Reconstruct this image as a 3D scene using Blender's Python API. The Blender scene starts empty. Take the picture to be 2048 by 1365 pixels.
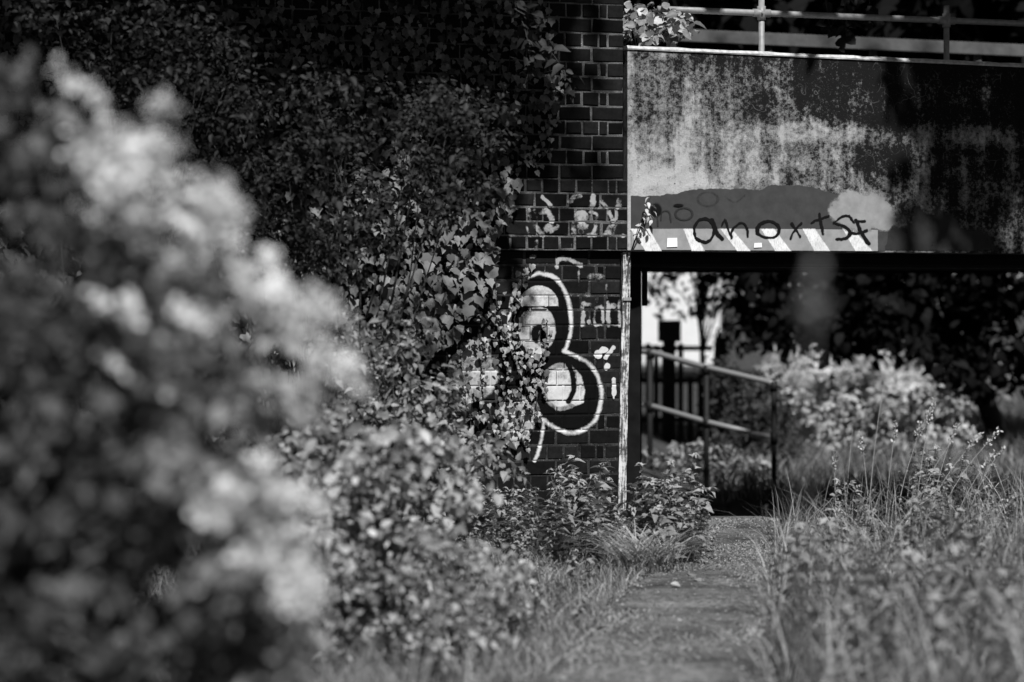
import bpy, math, random
import numpy as np
from mathutils import Vector

random.seed(7)
rng = np.random.default_rng(11)
sc = bpy.context.scene
C = sc.collection

# ------------------------------------------------------------------ camera, sky, sun, exposure
F = 4836.0          # focal length in photograph pixels (85 mm on a 36 mm wide sensor, 2048 px)
CAMH = 1.56         # eye height
HORIZON = 600.0
FOCUS = 15.4
cam = bpy.data.cameras.new('camera')
cam.lens = 85.0
cam.sensor_width = 36.0
cam.shift_y = -(682.5 - HORIZON) / 2048.0
cam.clip_start = 0.05
cam.clip_end = 3000.0
cam.dof.use_dof = True
cam.dof.focus_distance = FOCUS
cam.dof.aperture_fstop = 1.35
cam_o = bpy.data.objects.new('camera', cam)
cam_o.location = (0, 0, CAMH)
cam_o.rotation_euler = (math.radians(90), 0, 0)
C.objects.link(cam_o)
sc.camera = cam_o

SUN_EL, SUN_AZ = math.radians(50), math.radians(14)     # behind the camera, a little to its right
to_sun = Vector((math.sin(SUN_AZ) * math.cos(SUN_EL), -math.cos(SUN_AZ) * math.cos(SUN_EL), math.sin(SUN_EL)))
w = bpy.data.worlds.new('World')
sc.world = w
w.use_nodes = True
nt = w.node_tree
bg = nt.nodes['Background']
sky = nt.nodes.new('ShaderNodeTexSky')
sky.sky_type = 'NISHITA'
sky.sun_disc = False
sky.sun_elevation = SUN_EL
sky.sun_rotation = math.radians(180) - SUN_AZ
sky.dust_density = 0.2
sky.air_density = 0.45
bw = nt.nodes.new('ShaderNodeRGBToBW')                  # a black and white photograph
nt.links.new(sky.outputs[0], bw.inputs[0])
nt.links.new(bw.outputs[0], bg.inputs[0])
bg.inputs[1].default_value = 0.05
sl = bpy.data.lights.new('sun', 'SUN')
sl.energy = 5.0
sl.angle = math.radians(1.5)
sl.color = (1, 1, 1)
so = bpy.data.objects.new('sun', sl)
so.rotation_euler = to_sun.to_track_quat('Z', 'Y').to_euler()
so.location = (4, -10, 14)
C.objects.link(so)

sc.view_settings.view_transform = 'Standard'
sc.view_settings.look = 'None'
sc.view_settings.gamma = 1.0
sc.view_settings.exposure = 0.38
sc.render.engine = 'CYCLES'
sc.cycles.use_denoising = True
sc.cycles.max_bounces = 6
sc.cycles.diffuse_bounces = 3
sc.cycles.glossy_bounces = 2
sc.cycles.transmission_bounces = 3
sc.cycles.transparent_max_bounces = 12
sc.cycles.caustics_reflective = False
sc.cycles.caustics_refractive = False

# ------------------------------------------------------------------ measuring helpers
def P(x, y, d):
    """the point of the place at depth d that the survey of the photograph puts at (x, y)"""
    return Vector(((x - 1024) / F * d, d, CAMH - (y - HORIZON) / F * d))

def PX(x, d): return (x - 1024) / F * d
def PZ(y, d): return CAMH - (y - HORIZON) / F * d
def ss(a, b, x):
    t = np.clip((x - a) / (b - a), 0, 1)
    return t * t * (3 - 2 * t)

TH = math.radians(15.3)                    # the wall and the beam recede to the right
CT, ST = math.cos(TH), math.sin(TH)
OX, OY = PX(1247, 15.5), 15.5              # brick corner

def wall_uz(x, y, off=0.0):
    xp = (x - 1024) / F
    d = (CT * OY - ST * OX - off) / (CT - ST * xp)
    rx, ry = xp * d - OX, d - OY
    return CT * rx + ST * ry, CAMH - (y - HORIZON) / F * d

def wall_px(u, z, off=0.0):
    X = OX + CT * u + ST * off
    Y = OY + ST * u - CT * off
    return 1024 + F * X / Y, HORIZON - F * (z - CAMH) / Y

def wall_world(u, ly, z):
    return Vector((OX + CT * u - ST * ly, OY + ST * u + CT * ly, z))

# ------------------------------------------------------------------ object helpers
def link(o, parent=None):
    C.objects.link(o)
    if parent is not None: o.parent = parent
    return o

def empty(name, loc=(0, 0, 0), rz=0.0):
    o = bpy.data.objects.new(name, None)
    o.location = loc
    o.rotation_euler = (0, 0, rz)
    o.empty_display_size = 0.1
    return link(o)

def tag(o, label, cat, group=None, kind=None):
    o['label'] = label
    o['category'] = cat
    if group: o['group'] = group
    if kind: o['kind'] = kind
    return o

def mesh_np(name, V, loops, starts, totals, mat, smooth=False, attrs=None):
    me = bpy.data.meshes.new(name)
    V = np.asarray(V, np.float32)
    me.vertices.add(len(V)); me.vertices.foreach_set('co', V.ravel())
    me.loops.add(len(loops)); me.loops.foreach_set('vertex_index', np.asarray(loops, np.int32))
    me.polygons.add(len(starts))
    me.polygons.foreach_set('loop_start', np.asarray(starts, np.int32))
    me.polygons.foreach_set('loop_total', np.asarray(totals, np.int32))
    if smooth: me.polygons.foreach_set('use_smooth', np.ones(len(starts), bool))
    for k, a in (attrs or {}).items():
        at = me.attributes.new(k, 'FLOAT', 'POINT')
        at.data.foreach_set('value', np.asarray(a, np.float32))
    me.update(calc_edges=True)
    if mat: me.materials.append(mat)
    return me

class MB:
    """collects boxes, tubes and prisms for one mesh"""
    def __init__(s): s.v, s.f = [], []
    def add(s, v, f):
        b = len(s.v); s.v += [tuple(p) for p in v]; s.f += [tuple(i + b for i in q) for q in f]; return s
    def box(s, x0, x1, y0, y1, z0, z1):
        return s.add([(x0, y0, z0), (x1, y0, z0), (x1, y1, z0), (x0, y1, z0), (x0, y0, z1), (x1, y0, z1), (x1, y1, z1), (x0, y1, z1)],
                     [(0, 3, 2, 1), (4, 5, 6, 7), (0, 1, 5, 4), (1, 2, 6, 5), (2, 3, 7, 6), (3, 0, 4, 7)])
    def prism(s, pts, z0, z1):
        n = len(pts)
        v = [(p[0], p[1], z0) for p in pts] + [(p[0], p[1], z1) for p in pts]
        return s.add(v, [tuple(range(n))[::-1], tuple(range(n, 2 * n))] + [(i, (i + 1) % n, n + (i + 1) % n, n + i) for i in range(n)])
    def tube(s, pts, r, n=8, cap=True):
        pts = [Vector(p) for p in pts]
        rs = r if hasattr(r, '__len__') else [r] * len(pts)
        v, f = [], []
        up = Vector((0.13, 0.31, 0.94))
        for i, p in enumerate(pts):
            t = (pts[min(i + 1, len(pts) - 1)] - pts[max(i - 1, 0)])
            t = t.normalized() if t.length > 1e-9 else Vector((0, 0, 1))
            a = t.cross(up)
            if a.length < 0.05: a = t.cross(Vector((1, 0, 0)))
            a.normalize(); b = t.cross(a)
            for k in range(n):
                an = 2 * math.pi * k / n
                v.append(p + (a * math.cos(an) + b * math.sin(an)) * rs[i])
        for i in range(len(pts) - 1):
            for k in range(n):
                f.append((i * n + k, i * n + (k + 1) % n, (i + 1) * n + (k + 1) % n, (i + 1) * n + k))
        if cap:
            f.append(tuple(range(n))[::-1]); f.append(tuple((len(pts) - 1) * n + k for k in range(n)))
        return s.add(v, f)
    def mesh(s, name, mat, smooth=False):
        me = bpy.data.meshes.new(name)
        me.from_pydata(s.v, [], s.f)
        if smooth: me.polygons.foreach_set('use_smooth', [True] * len(s.f))
        me.update()
        if mat: me.materials.append(mat)
        return me
    def build(s, name, mat, parent=None, smooth=False, bevel=0.0):
        o = bpy.data.objects.new(name, s.mesh(name, mat, smooth))
        if bevel:
            m = o.modifiers.new('bevel', 'BEVEL'); m.width = bevel; m.segments = 2; m.limit_method = 'ANGLE'
        return link(o, parent)

def structure(o): o['kind'] = 'structure'; return o

# ------------------------------------------------------------------ materials
class Nodes:
    def __init__(s, name):
        s.m = bpy.data.materials.new(name); s.m.use_nodes = True
        s.t = s.m.node_tree; s.b = s.t.nodes['Principled BSDF']; s.out = s.t.nodes['Material Output']
        s.tc = None
    def n(s, typ, **kw):
        nd = s.t.nodes.new(typ)
        for k, v in kw.items(): setattr(nd, k, v)
        return nd
    def l(s, a, b): s.t.links.new(a, b)
    def coord(s):
        if not s.tc: s.tc = s.n('ShaderNodeTexCoord')
        return s.tc.outputs['Object']
    def scaled(s, sc3, src=None):
        mp = s.n('ShaderNodeMapping'); mp.inputs['Scale'].default_value = sc3
        s.l(src or s.coord(), mp.inputs[0]); return mp.outputs[0]
    def noise(s, scale, detail=4, rough=0.55, vec=None, dist=0.0):
        nd = s.n('ShaderNodeTexNoise'); nd.inputs['Scale'].default_value = scale; nd.inputs['Detail'].default_value = detail
        nd.inputs['Roughness'].default_value = rough; nd.inputs['Distortion'].default_value = dist
        s.l(vec or s.coord(), nd.inputs['Vector']); return nd.outputs[0]
    def math(s, op, a, b=None, c=None, clamp=False):
        nd = s.n('ShaderNodeMath', operation=op); nd.use_clamp = clamp
        for i, q in enumerate((a, b, c)):
            if q is None: continue
            if isinstance(q, (int, float)): nd.inputs[i].default_value = q
            else: s.l(q, nd.inputs[i])
        return nd.outputs[0]
    def rng(s, v, a, b, c, d, smooth=False):
        nd = s.n('ShaderNodeMapRange'); nd.clamp = True
        if smooth: nd.interpolation_type = 'SMOOTHSTEP'
        for i, q in zip((1, 2, 3, 4), (a, b, c, d)): nd.inputs[i].default_value = q
        s.l(v, nd.inputs[0]); return nd.outputs[0]
    def attr(s, name): return s.n('ShaderNodeAttribute', attribute_name=name).outputs['Fac']
    def base(s, v, rough=0.8, spec=0.3):
        if isinstance(v, (int, float)): s.b.inputs['Base Color'].default_value = (v, v, v, 1)
        else:
            cb = s.n('ShaderNodeCombineColor')
            for i in range(3): s.l(v, cb.inputs[i])
            s.l(cb.outputs[0], s.b.inputs['Base Color'])
        s.b.inputs['Roughness'].default_value = rough
        s.b.inputs['Specular IOR Level'].default_value = spec
        return s
    def bump(s, h, strength=0.5, dist=0.01):
        nd = s.n('ShaderNodeBump'); nd.inputs['Strength'].default_value = strength; nd.inputs['Distance'].default_value = dist
        s.l(h, nd.inputs['Height']); s.l(nd.outputs[0], s.b.inputs['Normal']); return s

def simple(name, v, var=0.3, scale=12, rough=0.8, spec=0.3, bump=0.3, bdist=0.004):
    s = Nodes(name)
    n = s.noise(scale, 6, 0.6)
    s.base(s.math('MULTIPLY', s.rng(n, 0.3, 0.7, 1 - var, 1 + var), v), rough, spec)
    if bump: s.bump(n, bump, bdist)
    return s.m

def leaf_mat(name, lo, hi, rough=0.5, spec=0.35, trans=0.25):
    s = Nodes(name)
    t = s.attr('tone')
    n = s.noise(60, 3)
    v = s.math('MULTIPLY', s.rng(t, 0, 1, lo, hi), s.rng(n, 0.3, 0.7, 0.75, 1.2))
    s.base(v, rough, spec)
    tr = s.n('ShaderNodeBsdfTranslucent')
    cb = s.n('ShaderNodeCombineColor')
    for i in range(3): s.l(v, cb.inputs[i])
    s.l(cb.outputs[0], tr.inputs[0])
    mx = s.n('ShaderNodeMixShader'); mx.inputs[0].default_value = trans
    s.l(s.b.outputs[0], mx.inputs[1]); s.l(tr.outputs[0], mx.inputs[2]); s.l(mx.outputs[0], s.out.inputs[0])
    return s.m

def brick_mat(name, v):
    s = Nodes(name)
    oi = s.n('ShaderNodeObjectInfo')
    n1 = s.noise(22, 6, 0.65, dist=0.4)
    n2 = s.noise(160, 3, 0.6)
    v1 = s.math('MULTIPLY', s.rng(n1, 0.3, 0.72, 0.6, 1.55), s.rng(oi.outputs['Random'], 0, 1, 0.35, 2.2))
    lime = s.rng(s.noise(35, 5, 0.7), 0.68, 0.78, 0, 1)
    col = s.math('ADD', s.math('MULTIPLY', v1, v), s.math('MULTIPLY', lime, 0.02))
    s.base(col, 0.75, 0.06)
    s.bump(s.math('ADD', n1, s.math('MULTIPLY', n2, 0.5)), 0.5, 0.004)
    return s.m

def mortar_mat(name, v):
    s = Nodes(name)
    n1 = s.noise(9, 5, 0.6); n2 = s.noise(140, 4, 0.7)
    a = s.math('MULTIPLY', s.rng(n1, 0.3, 0.7, 0.12, 1.6), s.rng(n2, 0.3, 0.7, 0.4, 1.6))
    white = s.math('MULTIPLY', s.rng(s.noise(55, 4, 0.7), 0.62, 0.7, 0, 1), 0.22)
    s.base(s.math('ADD', s.math('MULTIPLY', a, v), white), 0.95, 0.1)
    s.bump(n2, 0.8, 0.006)
    return s.m

def paint_mat(name, v, wear=0.35, wscale=70, thr=0.5, rough=0.8, streak=None):
    """sprayed or brushed paint: the attribute cov says how thick it lies, worn through by noise"""
    s = Nodes(name)
    cov = s.attr('cov')
    vec = s.scaled(streak) if streak else None
    n = s.noise(wscale, 6, 0.72, vec)
    a = s.math('ADD', cov, s.math('MULTIPLY', s.math('SUBTRACT', n, 0.5), wear * 2))
    al = s.rng(a, thr - 0.3, thr + 0.3, 0, 1, True)
    n2 = s.noise(14, 5, 0.6)
    s.base(s.math('MULTIPLY', s.rng(n2, 0.3, 0.7, 0.8, 1.12), v), rough, 0.08)
    s.l(al, s.b.inputs['Alpha'])
    return s.m

def concrete_mat():
    s = Nodes('weathered_concrete')
    xyz = s.n('ShaderNodeSeparateXYZ'); s.l(s.coord(), xyz.inputs[0])
    u, z = xyz.outputs[0], xyz.outputs[2]
    st = s.noise(1.0, 6, 0.62, s.scaled((7.5, 1, 0.9)))             # rain streaks
    st2 = s.noise(1.0, 5, 0.6, s.scaled((26, 1, 2.2)))
    blot = s.noise(3.2, 6, 0.68, dist=0.5)
    fine = s.noise(46, 5, 0.75)
    pit = s.noise(120, 3, 0.6)
    # algae and soot, heavy at the top; the end-to-end darkening also paints in tree shade
    alg_shade = s.math('ADD', s.math('MULTIPLY', s.rng(u, 0.1, 1.6, 0, 1), 0.78), s.math('MULTIPLY', s.rng(z, 2.3, 3.1, 0, 1), 0.55))
    alg_shade = s.math('ADD', alg_shade, s.math('MULTIPLY', s.math('SUBTRACT', st, 0.5), 2.1))
    alg_shade = s.math('ADD', alg_shade, s.math('MULTIPLY', s.math('SUBTRACT', st2, 0.5), 0.55))
    alg_shade = s.math('ADD', alg_shade, s.math('MULTIPLY', s.math('SUBTRACT', blot, 0.5), 2.0))
    # a seep line of lime half way up
    zl = s.math('ADD', z, s.math('MULTIPLY', blot, 0.16))
    seep = s.math('MULTIPLY', s.rng(s.math('ABSOLUTE', s.math('SUBTRACT', zl, 2.73)), 0.015, 0.11, 1, 0, True), s.rng(u, 0.7, 1.2, 0, 1))
    alg_shade = s.math('SUBTRACT', alg_shade, s.math('MULTIPLY', seep, 0.5))
    speck = s.math('ADD', alg_shade, s.math('MULTIPLY', s.math('SUBTRACT', fine, 0.5), 2.6))
    speck = s.math('ADD', speck, s.math('MULTIPLY', s.math('SUBTRACT', s.noise(11, 6, 0.75), 0.5), 0.8))
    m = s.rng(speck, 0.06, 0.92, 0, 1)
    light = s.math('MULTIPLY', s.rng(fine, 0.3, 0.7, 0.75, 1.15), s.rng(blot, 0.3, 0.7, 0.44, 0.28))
    lich = s.math('MULTIPLY', s.rng(s.noise(85, 4, 0.7), 0.63, 0.72, 0, 1), 0.10)
    # fine crazed lines of lime
    wob = s.n('ShaderNodeVectorMath', operation='ADD')
    nv = s.n('ShaderNodeTexNoise'); nv.inputs['Scale'].default_value = 6; s.l(s.coord(), nv.inputs['Vector'])
    vs = s.n('ShaderNodeVectorMath', operation='SCALE'); vs.inputs['Scale'].default_value = 0.35
    s.l(nv.outputs['Color'], vs.inputs[0]); s.l(s.coord(), wob.inputs[0]); s.l(vs.outputs[0], wob.inputs[1])
    vo = s.n('ShaderNodeTexVoronoi', feature='DISTANCE_TO_EDGE'); vo.inputs['Scale'].default_value = 5.5; s.l(wob.outputs[0], vo.inputs['Vector'])
    craze = s.math('MULTIPLY', s.rng(vo.outputs['Distance'], 0.002, 0.02, 0.07, 0), s.rng(s.noise(7, 3), 0.52, 0.66, 0, 1))
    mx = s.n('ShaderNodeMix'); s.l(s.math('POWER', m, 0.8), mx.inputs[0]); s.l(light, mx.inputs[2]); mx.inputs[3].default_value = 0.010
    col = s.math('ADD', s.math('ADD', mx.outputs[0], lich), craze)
    hole = s.rng(s.noise(38, 2, 0.5), 0.26, 0.3, 0.25, 1)
    s.base(s.math('MULTIPLY', col, hole), 0.95, 0.06)
    s.bump(s.math('ADD', pit, s.math('MULTIPLY', fine, 1.2)), 0.5, 0.004)
    return s.m

M = {}
M['brick'] = brick_mat('dark_brick', 0.0055)
M['mortar'] = mortar_mat('lime_mortar', 0.10)
M['mortar_dark'] = mortar_mat('sooty_mortar', 0.035)
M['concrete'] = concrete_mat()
M['coping'] = simple('pale_concrete', 0.42, 0.4, 30, 0.9)
M['soffit'] = simple('dark_concrete', 0.009, 0.4, 8, 0.95, 0.05)  # very dark concrete for the underside and inner walls
M['steel_dark'] = simple('dark_painted_steel', 0.008, 0.3, 30, 0.7, 0.1, 0.15)
M['galv'] = simple('dull_galvanised_steel', 0.22, 0.25, 25, 0.5, 0.5, 0.15)
M['rail_grey'] = simple('weathered_rail', 0.07, 0.3, 10, 0.7)
M['underpass_floor'] = simple('shade_dark_floor', 0.016, 0.4, 3, 0.9, 0.1)  # shade under the bridge is put into this floor colour
M['bark'] = simple('bark', 0.03, 0.4, 25, 0.9, 0.2, 0.7, 0.02)
M['stem'] = simple('green_stem', 0.09, 0.3, 40, 0.7, 0.3, 0)
M['dry_stem'] = simple('dry_stem', 0.30, 0.3, 40, 0.7, 0.3, 0)
M['ivy'] = leaf_mat('ivy_leaf', 0.006, 0.19, 0.5, 0.22, 0.12)
M['ivy_small'] = leaf_mat('young_ivy_leaf', 0.03, 0.33, 0.45, 0.4, 0.15)
M['shade_leaf'] = leaf_mat('shade_toned_leaf', 0.003, 0.036, 0.6, 0.2, 0.15)  # leaf colour taken down to deepen the tree shade
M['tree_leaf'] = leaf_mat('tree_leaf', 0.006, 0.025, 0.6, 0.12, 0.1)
M['back_leaf'] = leaf_mat('shaded_tree_leaf', 0.003, 0.012, 0.8, 0.05, 0.1)  # darkness of shaded foliage is put into the leaf colour
M['nettle'] = leaf_mat('nettle_leaf', 0.035, 0.36, 0.55, 0.3, 0.25)
M['bramble'] = leaf_mat('bramble_leaf', 0.07, 0.58, 0.5, 0.35, 0.25)
M['near_leaf'] = leaf_mat('pale_shrub_leaf', 0.02, 0.75, 0.55, 0.3, 0.3)
M['near_pale'] = leaf_mat('pale_blossom', 0.25, 0.82, 0.7, 0.2, 0.2)
M['grass'] = leaf_mat('grass_blade', 0.05, 0.50, 0.6, 0.25, 0.3)
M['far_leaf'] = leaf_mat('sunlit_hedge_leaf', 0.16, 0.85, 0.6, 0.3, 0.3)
M['render_wall'] = simple('pale_render', 0.62, 0.06, 3, 0.9, 0.2, 0.1)
M['timber'] = simple('dark_timber', 0.025, 0.4, 14, 0.9)
M['roof'] = simple('slate', 0.10, 0.3, 8, 0.8)
M['sign_back'] = simple('dull_sign_back', 0.015, 0.2, 8, 0.5)
M['dead_leaf'] = leaf_mat('dead_leaf', 0.12, 0.45, 0.8, 0.15, 0.1)

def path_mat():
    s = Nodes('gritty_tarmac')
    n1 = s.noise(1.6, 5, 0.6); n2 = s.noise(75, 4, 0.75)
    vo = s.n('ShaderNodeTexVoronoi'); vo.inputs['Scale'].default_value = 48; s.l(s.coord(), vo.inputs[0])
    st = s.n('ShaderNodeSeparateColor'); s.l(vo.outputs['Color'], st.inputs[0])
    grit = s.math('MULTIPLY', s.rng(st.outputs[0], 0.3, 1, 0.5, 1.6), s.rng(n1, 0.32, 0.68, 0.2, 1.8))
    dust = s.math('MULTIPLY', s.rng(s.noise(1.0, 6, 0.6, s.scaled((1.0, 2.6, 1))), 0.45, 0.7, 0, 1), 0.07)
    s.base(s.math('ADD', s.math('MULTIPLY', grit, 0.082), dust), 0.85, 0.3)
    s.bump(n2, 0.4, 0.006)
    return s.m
M['path'] = path_mat()

def ground_mat():
    s = Nodes('soil_and_thatch')
    n1 = s.noise(2.0, 5, 0.6); n2 = s.noise(60, 4, 0.75)
    s.base(s.math('MULTIPLY', s.rng(n1, 0.3, 0.7, 0.5, 1.4), s.math('MULTIPLY', s.rng(n2, 0.3, 0.7, 0.4, 1.6), 0.055)), 0.95, 0.1)
    s.bump(n2, 0.8, 0.02)
    return s.m
M['ground'] = ground_mat()

# ------------------------------------------------------------------ the ground and the path
def ground_z(X, Y):
    z = -0.30 * ss(16.2, 21.5, Y)                                  # the path dips under the bridge
    left = ss(0.2, 1.2, PXv(1275, Y) + 0.9 - X) * ss(22, 24, Y)
    z = z + 0.30 * left * ss(0.0, 2.2, 3.2 - X)
    z = z + 0.10 * ss(0.0, 1.6, path_l(Y) - X) * (1 - ss(14.5, 16.5, Y))
    z = z + 0.14 * ss(0.0, 1.5, X - path_r(Y)) * (1 - ss(14.5, 16.5, Y))
    z = z + 0.25 * ss(30, 60, Y)
    return z
def PXv(x, d): return (x - 1024) / F * d
def path_l(Y): return 0.14 + (Y - 10.0) * 0.155
def path_r(Y): return 1.08 + (Y - 10.0) * 0.115

def grid_sheet(name, xs, ys, zf, mat):
    X, Y = np.meshgrid(xs, ys)
    Z = zf(X, Y)
    V = np.stack([X, Y, Z], -1).reshape(-1, 3)
    nx, ny = len(xs), len(ys)
    i = (np.arange(ny - 1)[:, None] * nx + np.arange(nx - 1)[None]).ravel()
    q = np.stack([i, i + 1, i + nx + 1, i + nx], -1)
    me = mesh_np(name, V, q.ravel(), np.arange(len(q)) * 4, np.full(len(q), 4), mat, True)
    return link(bpy.data.objects.new(name, me))

xs = np.concatenate([np.linspace(-600, -14, 12), np.linspace(-12, 12, 97), np.linspace(14, 600, 12)])
ys = np.concatenate([np.linspace(-200, -2, 8), np.linspace(0, 40, 161), np.linspace(42, 90, 12), np.linspace(120, 1500, 10)])
structure(grid_sheet('ground', xs, ys, ground_z, M['ground']))

def path_sheet(name, y0, y1, n, mat, lift):
    ysn = np.linspace(y0, y1, n)
    V, fc = [], []
    m = 13
    for j, y in enumerate(ysn):
        for k in range(m):
            t = k / (m - 1)
            wob = 0.03 * math.sin(y * 5.1) + 0.02 * math.sin(y * 13.7 + 2)
            x = (path_l(y) + wob) * (1 - t) + (path_r(y) + wob * .7) * t
            e = min(t, 1 - t)
            V.append((x, y, float(ground_z(np.array(x), np.array(y))) + lift + 0.018 * min(1, e * 6)))
    for j in range(n - 1):
        for k in range(m - 1):
            a = j * m + k
            fc.append((a, a + 1, a + m + 1, a + m))
    b = MB(); b.v = V; b.f = fc
    return structure(b.build(name, mat, None, True))
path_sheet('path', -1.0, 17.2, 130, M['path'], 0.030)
path_sheet('underpass_path', 17.22, 23.2, 40, M['underpass_floor'], 0.024)  # dark floor begins about where the beam's shadow falls

# ------------------------------------------------------------------ embankments that carry the bridge
DECK_TOP = 2.62
def lw(d): return 0.02 + PX(1279, d)                                     # inner face of the near abutment
FAR_D = 20.6
wl = [wall_world(-9.0, 0.35, 0), wall_world(-0.08, 0.35, 0)]
b = MB().prism([(wl[0].x, wl[0].y), (wl[1].x, wl[1].y), (lw(FAR_D) - 0.3, FAR_D - 0.3), (-14, FAR_D + 1.5)], -0.6, DECK_TOP)
structure(b.build('embankment', M['ground']))
b = MB().prism([(4.76, 17.6), (14, 19), (14, 24), (5.02, FAR_D + 0.2)], -0.6, DECK_TOP)
structure(b.build('embankment', M['ground']))

# ------------------------------------------------------------------ the brick wall
wall = empty('brick_wall', (OX, OY, 0), TH)
tag(wall, 'dark brick bridge abutment half smothered in ivy, with white spray paint', 'brick wall')
J = 0.011
brick_meshes = {}
def brick_mesh(wd, h, var):
    key = (round(wd, 3), round(h, 3), var)
    if key not in brick_meshes:
        r = random.Random(hash(key) & 0xffff)
        bv = 0.005 + 0.002 * var
        jr = lambda a: (r.random() - 0.5) * a
        o = [(-wd / 2 + jr(.004), bv, -h / 2 + jr(.004)), (wd / 2 + jr(.004), bv, -h / 2 + jr(.004)), (wd / 2 + jr(.004), bv, h / 2 + jr(.004)), (-wd / 2 + jr(.004), bv, h / 2 + jr(.004))]
        i = [(p[0] * (1 - 2 * bv / wd) + jr(.003), jr(.002), p[2] * (1 - 2 * bv / h) + jr(.003)) for p in o]
        k = [(p[0], 0.06, p[2]) for p in o]
        v = o + i + k
        f = [(4, 5, 6, 7)] + [(a, (a + 1) % 4, 4 + (a + 1) % 4, 4 + a) for a in range(4)] + [(8 + a, 8 + (a + 1) % 4, (a + 1) % 4, a) for a in range(4)]
        mb = MB(); mb.add(v, f)
        brick_meshes[key] = mb.mesh('brick', M['brick'])
    return brick_meshes[key]

rects = []                                  # (u0, u1, z0, z1, front)
def course(z0, pitch, header, uright, uleft, front):
    u = uright; k = 0
    h = pitch - J
    while u > uleft:
        if header: wd = 0.100 if k != 1 else 0.046
        else: wd = 0.206
        wd2 = wd + random.uniform(-.005, .004)
        rects.append((u - wd2, u, z0 + J, z0 + J + h, front))
        u -= wd2 + J + random.uniform(-.001, .001); k += 1
UL = -4.2
zc0 = wall_uz(1247, 503)[1]; zc1 = wall_uz(1247, 362)[1]
cp = (zc1 - zc0) / 5
for i in range(5): course(zc0 + i * cp, cp, i % 2 == 0, 0.043, UL, -0.045)
z = zc1; i = 0
while z < 3.9: course(z, 0.0936, i % 2 == 1, 0.0, UL, 0.0); z += 0.0936; i += 1
z = zc0 - 0.0955; i = 0
while z > -0.15: course(z, 0.0955, i % 2 == 1, -0.018, UL, 0.004); z -= 0.0955; i += 1
WALL_TOP = zc1 + 0.0936 * math.ceil((3.9 - zc1) / 0.0936)
seen, rest = [], MB()
def in_view(r):
    u0, u1, z0, z1, fr = r
    um, zm = (u0 + u1) / 2, (z0 + z1) / 2
    if zm > 3.46 or zm < 0.3: return False
    if zm > zc0: return um > -0.62 - (0.25 if zm < zc1 else 0)
    return um > -0.98 and zm > 0.42
for r in rects:
    if in_view(r): seen.append(r)
    else:
        u0, u1, z0, z1, fr = r
        rest.box(u0, u1, fr + 0.001, fr + 0.05, z0, z1)
for (u0, u1, z0, z1, fr) in seen:
    o = bpy.data.objects.new('brick', brick_mesh(u1 - u0 if False else round((u1 - u0) / 0.004) * 0.004, z1 - z0, random.randrange(3)))
    o.location = ((u0 + u1) / 2, fr + random.uniform(-.002, .003), (z0 + z1) / 2)
    o.rotation_euler = (random.gauss(0, .018), random.gauss(0, .008), random.gauss(0, .014))
    link(o, wall)
ro = rest.build('bricks_under_ivy', M['brick'], wall); ro['kind'] = 'stuff'
MB().box(UL, -0.004, 0.007, 0.34, zc1 + .002, WALL_TOP).build('mortar_bed', M['mortar'], wall)
MB().box(UL, 0.037, -0.039, 0.33, zc0 + .003, zc1).build('mortar_bed', M['mortar'], wall)
MB().box(UL, -0.022, 0.009, 0.32, -0.4, zc0).build('mortar_bed', M['mortar_dark'], wall)

# squared post at the corner with old white paint
post = MB()
pts = []
x0 = wall_uz(1241, 700)[0]; x1 = wall_uz(1256, 700)[0]
for k in range(22):
    zz = -0.1 + (zc0 - 0.006 + 0.1) * k / 21
    lean = 0.020 * (zz - 1.2)
    j = [random.uniform(-.002, .002) for _ in range(4)]
    pts.append([(x0 + lean + j[0], -0.016, zz), (x0 + (x1 - x0) * .36 + lean, -0.022 + j[1], zz), (x0 + (x1 - x0) * .42 + lean, -0.014, zz), (x0 + (x1 - x0) * .75 + lean, -0.024 + j[2], zz), (x1 + lean + j[3], -0.018, zz), (x1 + lean, 0.05, zz), (x0 + lean, 0.05, zz)])
for k in range(21):
    for a in range(7):
        q = (a + 1) % 7
        bb = len(post.v)
        post.v += [pts[k][a], pts[k][q], pts[k + 1][q], pts[k + 1][a]]
        post.f.append((bb, bb + 1, bb + 2, bb + 3))
s = Nodes('flaking_white_paint')
n = s.noise(1.0, 6, 0.7, s.scaled((95, 95, 5)))
n2 = s.noise(26, 5, 0.7)
fl = s.rng(s.math('ADD', s.math('MULTIPLY', n, 0.6), s.math('MULTIPLY', n2, 0.4)), 0.45, 0.53, 0.62, 0.06)
s.base(fl, 0.7, 0.3); s.bump(n, 0.6, 0.004)
cp_o = empty('corner_post', wall_world(0, 0, 0), TH)
tag(cp_o, 'narrow upright corner post with flaking white paint beside the dark opening', 'post')
post.build('timber', s.m, cp_o)
MB().box(x0 + .01, x1 + .012, -0.030, -0.022, 1.555, 1.575).build('strap', M['galv'], cp_o)

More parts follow.
